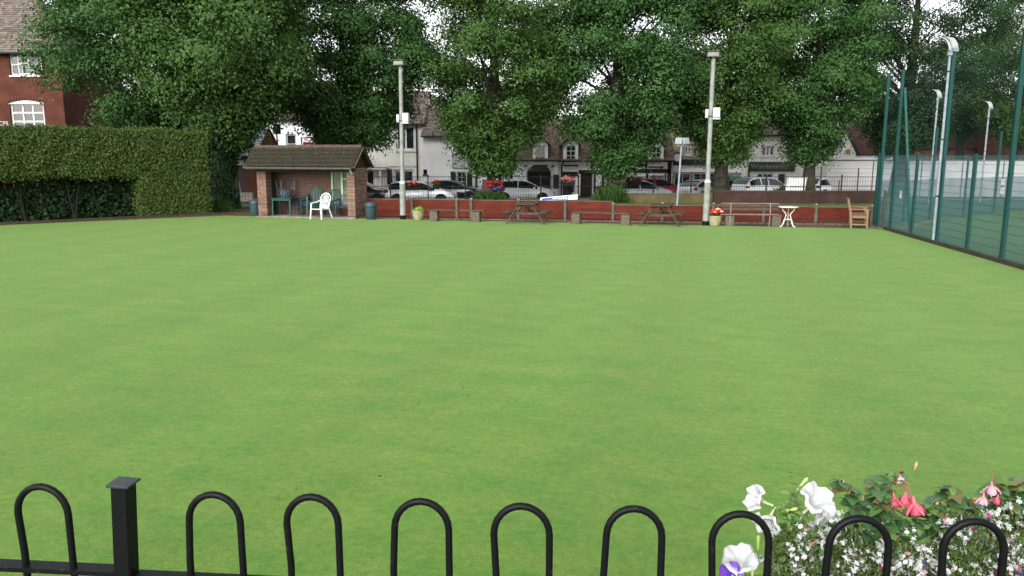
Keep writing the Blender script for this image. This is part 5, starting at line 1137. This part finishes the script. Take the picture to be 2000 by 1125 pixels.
        for k,xh in enumerate((-.55,.42)): MB().cbox((xh,s_*(hw(xh)+.008),belt-.13),(.2,.02,.03),.006).build('door_handle',paint,t)
    MB().box(-Lh-.012,-.26,.60,-Lh+.02,.26,.71).build('number_plate',M('yellow_plate',(.55,.42,.06),scale=4,rough=.4),t); MB().box(Lh-.02,-.26,.42,Lh+.012,.26,.53).build('number_plate',white_paint,t)
    MB().cbox((-Lh+.07,0,.36),(.18,wd*.80,.16),.03).build('rear_bumper',dark_trim if kind=='suv' else paint,t); MB().cbox((Lh-.07,0,.30),(.18,wd*.78,.14),.03).build('front_grille',dark_trim,t)
    return t
def paint(name,c,met=0.): return M(name,c,tuple(x*.96 for x in c),scale=2,rough=.28,metal=met,coat=.6,spec=.5)
white_car=paint('white_car_paint',(.82,.83,.85)); silver=paint('silver_car_paint',(.55,.59,.64),.15); grey_c=paint('dark_grey_car_paint',(.03,.034,.04),.1); black_c=paint('black_car_paint',(.008,.008,.01)); red_c=paint('red_car_paint',(.36,.012,.02)); light_silver=paint('light_silver_car_paint',(.72,.75,.79),.1); navy=paint('navy_car_paint',(.02,.025,.05))
car('dark grey car half hidden by the right wall of the shelter',702,49.6,R(-4),grey_c,'estate')
car('pale silver estate car behind the flower box with red blooms',824,49.0,R(-6),light_silver,'estate')
car('black car parked in front of the white walled house',882,53.0,R(-5),black_c,'coupe')
car('white car parked in front of the dark arched doorway',1023,51.5,R(-3),white_car,'hatch')
car('silver hatchback showing its red tail light behind the low mossy wall',1250,50.5,R(14),silver,'hatch')
car('bright red car behind the silver hatchback',1287,54.5,R(-4),red_c,'hatch')
car('grey saloon seen from behind in front of the tan shop',1368,54.0,R(48),silver,'coupe')
car('dark navy car half hidden behind the lime tree trunk',1412,54.5,R(-6),navy,'hatch')
car('large white sport utility car in front of the shop with the dark fascia',1490,52.5,R(26),white_car,'suv')
car('white car beside the grey yard wall',1612,57.,R(32),white_car,'hatch')

# ============================================================ NEAR BOW-TOP FENCE
FA=Vector((-1.03,1.535,0)); FB=Vector((1.02,1.362,0)); fdir=(FB-FA).normalized(); fnrm=Vector((fdir.y,-fdir.x,0))
def near(px,py):
    d=Vector(_ray(px,py)); o=Vector((0,0,CAM_H)); s_=(FA-o).dot(fnrm)/d.dot(fnrm); return o+d*s_
nf=thing('bow_top_fence','black painted bow-top iron fence at the edge of the terrace','fence',(0,0,0))
HO=[(-125,943),(83,952),(411,958),(612,965),(818,970),(1023,980),(1236,990),(1453,999),(1678,1006),(1911,1016),(2150,1026)]
HW=.0555; BR=.0073
for i,(px,py) in enumerate(HO):
    c=near(px,py); c.z=1.722+.002*math.sin(i*2.3); r_=HW+.001*math.sin(i*1.7); cz=c.z-BR-r_*1.08; pts=[]; tilt=.006*math.sin(i*3.1+1)
    pts.append(c-fdir*(r_+tilt*.4)+Vector((0,0,.80-c.z))); pts.append(Vector((c.x,c.y,cz))-fdir*r_+Vector((0,0,-.09)))
    for k in range(13):
        a=math.pi-math.pi*k/12; q=Vector((c.x,c.y,cz))+fdir*(r_*math.cos(a)+tilt)+Vector((0,0,r_*1.08*math.sin(a))); pts.append(q)
    pts.append(Vector((c.x,c.y,cz))+fdir*(r_+tilt)+Vector((0,0,-.09))); pts.append(c+fdir*(r_+tilt)+Vector((0,0,.80-c.z)))
    MB().tube(pts,BR,12).build('hoop',black_paint,nf,smooth=True)
rz_=near(200,1113).z
pc=near(240,1000); pw=.0185
po=MB().cbox((0,0,(.128-.85)/2),(pw*2,pw*2,.978),.003).build('post',black_paint,nf,(pc.x,pc.y,1.6)); po.rotation_euler=(0,.05,math.atan2(fdir.y,fdir.x)); MB().cbox((0,0,.1315),(.049,.049,.006),.0015).build('cap_plate',M('worn_cap',(.028,.034,.036),(.010,.011,.011),scale=22,rough=.35),po)
def flat(p,q,nm,z): MB().beam(p+Vector((0,0,z-p.z)),q+Vector((0,0,z-q.z)),.034,.010).build(nm,black_paint,nf)
flat(near(-400,1100),pc-fdir*(pw-.002),'top_rail',rz_); flat(pc+fdir*(pw-.002),near(2500,1100),'top_rail',rz_-.010)
flat(near(-400,1100),near(2500,1100),'bottom_rail',.90)
for k in (-.97,1.25): 
    q=pc+fdir*2.3 if k>0 else pc-fdir*1.9
    MB().cbox((q.x,q.y,1.24),(.049,.049,.978),.003).build('post',black_paint,nf)

# ============================================================ FLOWER BASKET BEHIND THE FENCE
def fl(px,py,back=.12):
    d=Vector(_ray(px,py)); o=Vector((0,0,CAM_H)); n_=-fnrm if fnrm.y<0 else fnrm; s_=((FA+n_*back)-o).dot(fnrm)/d.dot(fnrm); return o+d*s_
n_=-fnrm if fnrm.y<0 else fnrm
tr=thing('flower_trough','long dark trough hooked on the terrace fence holding the flowers','flower box',near(1740,1100)+n_*.13,math.atan2(fdir.y,fdir.x)); tr.location.z=1.21
MB().add([(-.27,-.08,0),(.42,-.08,0),(.42,.08,0),(-.27,.08,0),(-.29,-.10,.18),(.44,-.10,.18),(.44,.10,.18),(-.29,.10,.18)],[(0,3,2,1),(4,5,6,7),(0,1,5,4),(1,2,6,5),(2,3,7,6),(3,0,4,7)]).build('trough',M('black_planter',(.012,.012,.012)),tr)
for x in (-.18,.33): MB().tube([(x,-.08,.10),(x,-.115,.19),(x,-.15,.18)],.004,6).build('hook',tarnish,tr)
stem_m=M('green_stem',(.09,.17,.035),(.13,.12,.04),scale=20,rough=.5); redstem=M('reddish_stem',(.20,.09,.05),(.16,.13,.05),scale=20,rough=.5)
fuch_leaf=[M('fuchsia_leaf',(.032,.085,.028),(.05,.115,.034),scale=30,rough=.33,spec=.5,bump=.3,bscale=120),M('fuchsia_leaf_pale',(.075,.15,.034),(.10,.17,.04),scale=30,rough=.35,bump=.3,bscale=120),M('fuchsia_leaf_bronze',(.10,.09,.03),(.13,.075,.03),scale=30,rough=.35,bump=.3,bscale=120)]
def leaf_shape(l,w_,mat,fold=.13,curl=.28):
    b=MB(); prof=[(0,0.02),(.15,.55),(.38,1.0),(.62,.88),(.85,.42),(1,0.0)]
    for f,ww in prof:
        b.v+=[(0,f*l,-curl*l*f*f),(ww*w_/2,f*l*.98,-curl*l*f*f+fold*ww*w_/2),(-ww*w_/2,f*l*.98,-curl*l*f*f+fold*ww*w_/2)]
    for i in range(len(prof)-1):
        o=i*3; b.f+=[(o,o+1,o+4,o+3),(o,o+3,o+5,o+2)]
    return b.mesh('leaf',mat,True)
LV=[leaf_shape(.034,.021,m) for m in fuch_leaf]+[leaf_shape(.030,.020,fuch_leaf[0],.1,.35)]
def orient(d,roll=0,up=Vector((0,0,1))):
    d=Vector(d).normalized(); x=d.cross(up); x=x.normalized() if x.length>.01 else Vector((1,0,0)); z=x.cross(d); m=Matrix((x,d,z)).transposed(); return (m@Matrix.Rotation(roll,3,'Y')).to_euler()
def put_leaf(par,me,p,d,sc_,roll=0,nm='leaf'):
    o=obj(nm,me,par,p-Vector(par.location),rot=orient(d,roll)); o.scale=(sc_,)*3; return o
rf5=random.Random(21)
def bezier(a,b_,c_,n=9): return [a*(1-t)**2+b_*2*t*(1-t)+c_*t*t for t in [i/(n-1) for i in range(n)]]
def fuch_bloom_mesh(pm,cm):
    # tube, four swept sepals and a bell of petals, hanging along -z
    b=MB(); b.lathe([(0,0),(.0022,-.001),(.0028,-.008),(.0042,-.014),(.0035,-.016)],8)
    for k in range(4):
        a=k*math.pi/2+.3; ca,sa_=math.cos(a),math.sin(a)
        pts=[(.003,-.014,.004),(.011,-.019,.0062),(.017,-.026,.0048),(.020,-.034,.0)]
        for r_,z,wd in pts: b.v+=[(r_*ca-wd*sa_,r_*sa_+wd*ca,z),(r_*ca*1.1,r_*sa_*1.1,z+.0015),(r_*ca+wd*sa_,r_*sa_-wd*ca,z)]
        o=len(b.v)-12
        for i in range(3): b.f+=[(o+i*3,o+i*3+1,o+i*3+4,o+i*3+3),(o+i*3+1,o+i*3+2,o+i*3+5,o+i*3+4)]
    m1=b.mesh('sepals',pm,True); c=MB(); c.lathe([(.003,-.014),(.009,-.020),(.012,-.028),(.0115,-.034),(.010,-.033)],10); c.tube([(0,0,-.03),(0,0,-.048)],.0006,5)
    return m1,c.mesh('corolla',cm,True)
bloomA=fuch_bloom_mesh(M('fuchsia_pink',(.36,.045,.075),(.44,.12,.15),scale=60,rough=.4),M('fuchsia_red',(.30,.018,.045),(.37,.05,.085),scale=60,rough=.4))
bloomB=fuch_bloom_mesh(M('fuchsia_blush',(.45,.27,.26),(.38,.2,.19),scale=60,rough=.4),M('fuchsia_mauve',(.55,.38,.52),(.45,.25,.45),scale=60,rough=.4))
budm=MB().lathe([(0,0),(.002,-.001),(.0025,-.008),(.0055,-.018),(.005,-.026),(.0015,-.034),(0,-.035)],8).mesh('bud',M('fuchsia_bud',(.50,.18,.12),(.42,.24,.14),scale=40,rough=.4),True)
def fuchsia(label,base,stems,blooms,buds,seed):
    rr=random.Random(seed); t=thing('fuchsia_plant',label,'plant',base,0,'plants in the terrace flower trough')
    allp=[]
    for tip,sag in stems:
        a=base+Vector((rr.uniform(-.03,.03),rr.uniform(-.02,.02),0)); mid=a.lerp(tip,.55)+Vector((0,0,sag)); pts=bezier(a,mid,tip,11); allp+=pts
        MB().tube([p-base for p in pts],[.0028-.0016*i/10 for i in range(11)],6).build('stem',redstem,t,smooth=True)
        for i in range(4,11):
            p=pts[i]; 
            for s_ in (0,1,2,3) if i<10 else range(5):
                a_=i*1.57+s_*(math.pi if i<10 else 1.25)+rr.uniform(-.5,.5); d=Vector((math.cos(a_),math.sin(a_),rr.uniform(-.35,.45)))
                put_leaf(t,rr.choice(LV[:2]+LV[:1]+LV[3:] +([LV[2]] if i>7 else [])),p,d,rr.uniform(.75,1.45)*(.62 if i==10 else 1),rr.uniform(-.5,.5))
    for p,me,sc_ in blooms:
        top=min((q for q in allp if q.z>p.z+.004),key=lambda q:(q-p).length,default=p+Vector((0,0,.02))); MB().tube([x-base for x in bezier(top,top.lerp(p,.4)+Vector((0,0,.015)),p,6)],.0008,5).build('flower_stalk',redstem,t)
        o=obj('flower',me[0],t,p-base,rot=(rr.uniform(-.25,.25),rr.uniform(-.25,.25),rr.uniform(0,3))); o.scale=(sc_,)*3; obj('corolla',me[1],o)
    for p,rx in buds:
        o=obj('bud',budm,t,p-base,rot=rx); o.scale=(.55,)*3
        q=min(allp,key=lambda q:(q-p).length); MB().tube([x-base for x in bezier(q,q.lerp(p,.5)+Vector((0,0,.008)),p,5)],.0007,5).build('flower_stalk',redstem,t)
B=lambda px,py,bk=.12: fl(px,py,bk)
fuchsia('fuchsia with hanging pink and red flowers and dark green leaves',B(1720,1110,.13),[(B(1640,940),.06),(B(1700,945),.07),(B(1752,922),.05),(B(1668,985),.03),(B(1790,1005),.02),(B(1730,975,.09),.04),(B(1610,1010,.14),.03)],
  [(B(1770,955,.10),bloomA,.95),(B(1783,968,.09),bloomA,1.1),(B(1745,962,.10),bloomA,.9),(B(1757,925,.11),bloomB,.55)],[(B(1648,938),(0,.25,0)),(B(1688,962),(0,0,0)),(B(1786,918),(math.pi,.2,0))],71)
fuchsia('bushy fuchsia without open flowers between the pink fuchsia and the lobelia',B(1850,1110,.14),[(B(1858,950),.05),(B(1820,985),.04),(B(1895,975),.04),(B(1850,1000,.1),.02)],[],[(B(1835,975),(0,.4,0))],72)
fuchsia('fuchsia with pale mauve flowers and bronze-tinged leaves at the end of the trough',B(1965,1105,.14),[(B(1945,945),.05),(B(1990,935),.06),(B(2020,945),.05),(B(1975,985,.1),.03),(B(2060,960),.05)],[(B(1937,940,.10),bloomB,.8),(B(1922,962,.10),bloomB,.7),(B(1950,965,.1),bloomA,.6)],[(B(1930,957),(0,1.2,0)),(B(1915,975),(0,1.5,0))],73)
# petunias
def petunia_mesh(mat,r_=.042):
    b=MB(); n=40; rings=[(.05,.0),(.12,.004),(.28,.012),(.55,.030),(.85,.036),(1.0,.030)]
    for j,(f,z) in enumerate(rings):
        for k in range(n):
            a=2*math.pi*k/n; lob=1-.13*f*abs(math.sin(a*2.5))**.7; ruf=.006*f*math.sin(a*5)+.0035*f*f*math.sin(a*11+1)
            rr_=r_*f*lob; b.v.append((rr_*math.cos(a),rr_*math.sin(a),z+ruf+.02))
    for j in range(len(rings)-1):
        for k in range(n): k2=(k+1)%n; b.f.append((j*n+k,j*n+k2,(j+1)*n+k2,(j+1)*n+k))
    return b.mesh('bloom',mat,False if False else True)
pet_w=petunia_mesh(M('petunia_white',(.42,.43,.425),(.34,.36,.35),scale=30,rough=.5,bump=.25,bscale=160)); pet_p=petunia_mesh(M('petunia_purple',(.15,.055,.40),(.10,.035,.30),scale=30,rough=.5,bump=.25,bscale=160),.036)
tubem=MB().lathe([(0,-.012),(.003,-.010),(.0028,.0),(.0035,.012),(.0055,.022)],10).mesh('flower_tube',M('petunia_tube',(.42,.48,.22),(.5,.55,.32),scale=30,rough=.5),True)
pbase=B(1530,1112,.13); t=thing('petunia_plant','petunia with large white trumpet flowers and one purple flower','plant',pbase,0,'plants in the terrace flower trough')
for p,me,d,sc_ in [(B(1486,978,.10),pet_w,(-.75,-.1,.35),.78),(B(1503,1012,.09),pet_w,(-.45,-.55,-.35),.80),(B(1588,985,.09),pet_w,(.25,-.55,.75),.98),(B(1600,1000,.10),pet_w,(.2,-.5,-.6),.75),(B(1447,1102,.08),pet_w,(-.2,-.3,.6),.95),(B(1470,1108,.11),pet_w,(.1,.3,.6),.8),(B(1430,1124,.06),pet_p,(-.3,-.5,.5),.75)]:
    q=Vector(d).normalized().to_track_quat('Z','Y').to_euler(); back=p-Vector(d).normalized()*.028*sc_
    o=obj('flower',me,t,back-pbase,rot=q); o.scale=(sc_,)*3; obj('flower_tube',tubem,o)
    MB().tube([x-pbase for x in bezier(pbase,pbase.lerp(back,.6)+Vector((0,0,-.02)),back-Vector(d).normalized()*.01,8)],.0016,6).build('stem',stem_m,t)
lvp=leaf_shape(.022,.011,M('petunia_leaf',(.10,.19,.045),(.14,.24,.06),scale=30,rough=.5),.2,.3)
rr=random.Random(8)
for tip in (B(1545,965),B(1560,950),B(1530,990),B(1575,1010),B(1515,1030),B(1540,1005,.10),B(1560,985,.14),B(1525,1045,.09),B(1510,1070,.12),B(1550,1035,.15),B(1535,1060,.08),B(1495,1095,.12),B(1590,1030,.14)):
    pts=bezier(pbase,pbase.lerp(tip,.5)+Vector((0,0,.02)),tip,10); MB().tube([p-pbase for p in pts],[.0018-.0008*i/9 for i in range(10)],6).build('stem',stem_m,t)
    for i in range(3,10):
        for _ in range(4): a_=rr.uniform(0,6.3); put_leaf(t,lvp,pts[i],(math.cos(a_),math.sin(a_),rr.uniform(-.1,.6)),rr.uniform(.6,1.1),rr.uniform(-.5,.5))
bud=MB().lathe([(0,0),(.0025,.002),(.003,.02),(.0042,.03),(.001,.036),(0,.036)],8).mesh('bud',M('petunia_bud',(.34,.42,.14),scale=30),True)
for p,d in ((B(1556,958),(.6,0,.8)),(B(1525,1000),(.8,-.2,.3)),(B(1495,1085),(.1,0,1)),(B(1480,1075),(0,0,1))): obj('bud',bud,t,p-pbase,rot=Vector(d).to_track_quat('Z','Y').to_euler())
# lobelia: three trailing plants, every blossom its own piece
def lob_mesh(mat):
    b=MB()
    for k,(a,l,w_) in enumerate(((-.55,.0085,.0048),(0,.0095,.005),(.55,.0085,.0048),(2.5,.0055,.002),(-2.5,.0055,.002))):
        d=Vector((math.sin(a),-math.cos(a),0)); e=Vector((math.cos(a),math.sin(a),0)); b.add([Vector((0,0,0)),d*l*.55+e*w_*.5+Vector((0,0,.001)),d*l,d*l*.55-e*w_*.5+Vector((0,0,.001)),d*l*.3+Vector((0,0,-.0006))],[(0,4,1),(4,2,1),(4,3,2),(0,3,4)])
    return b.mesh('blossom',mat)
LB=[lob_mesh(m) for m in (white_petal,blue_petal,magenta_petal,pink_petal,red_petal)]
lob_leaf=island('lobelia_leaf',[(.07,.135,.032),(.105,.175,.05),(.05,.10,.025),(.14,.195,.075),(.085,.085,.035)],rough=.5,trans=.25)
def lobelia(label,box,nb_,mix_,seed,depth=(.04,.16)):
    x0,y0,x1,y1=box; rr=random.Random(seed); base=B((x0+x1)/2,1120,.12); t=thing('lobelia_plant',label,'plant',base,0,'plants in the terrace flower trough')
    st=MB(); 
    for _ in range(85):
        tip=B(rr.uniform(x0,x1),rr.uniform(y0,y1+20),rr.uniform(*depth)); a=base+Vector((rr.uniform(-.08,.08),rr.uniform(-.03,.03),-.03)); st.tube([p-base for p in bezier(a,a.lerp(tip,.6)+Vector((0,0,.02)),tip,5)],[.0009,.0009,.0008,.0006,.0004],4,False)
    stuff(st.build('stems',stem_m,t))
    rg=np.random.default_rng(seed); n=5200; P=np.array([tuple(B(rr.uniform(x0-6,x1+6),y0+12+(y1+40-y0)*rr.random()**.8,rr.uniform(depth[0]+.01,depth[1]+.03))-base) for _ in range(n)]); N=rg.normal(size=(n,3))*.7+np.array([0,-.4,.5])
    stuff(obj('foliage',leaf_mesh('foliage',P,N,.0125,lob_leaf,seed,aspect=.28),t))
    cl=[(rr.uniform(x0,x1),y0+(y1-y0)*rr.random()**.8,rr.uniform(depth[0]-.01,depth[1]-.03),rr.uniform(7,15)) for _ in range(nb_//7)]
    for _ in range(nb_):
        c_=rr.choice(cl); p=B(c_[0]+rr.gauss(0,c_[3]),c_[1]+rr.gauss(0,c_[3]),c_[2]+rr.uniform(-.01,.01)); me=LB[rr.choices(range(5),mix_)[0]]
        o=obj('blossom',me,t,p-base,rot=(R(50)+rr.gauss(0,.55),rr.gauss(0,.6),rr.gauss(0,1.0))); o.scale=(rr.uniform(.7,1.3),)*3
lobelia('white lobelia tangled with thin green stems under the petunia',(1512,1015,1680,1125),215,(26,.3,.2,.3,.1),81)
lobelia('white and lilac lobelia below the pink fuchsia',(1650,1045,1850,1125),260,(26,.3,.6,.8,.1),82)
lobelia('white lobelia with magenta and blue blossoms at the end of the trough',(1840,985,2030,1125),290,(24,.7,1.2,.8,.4),83)
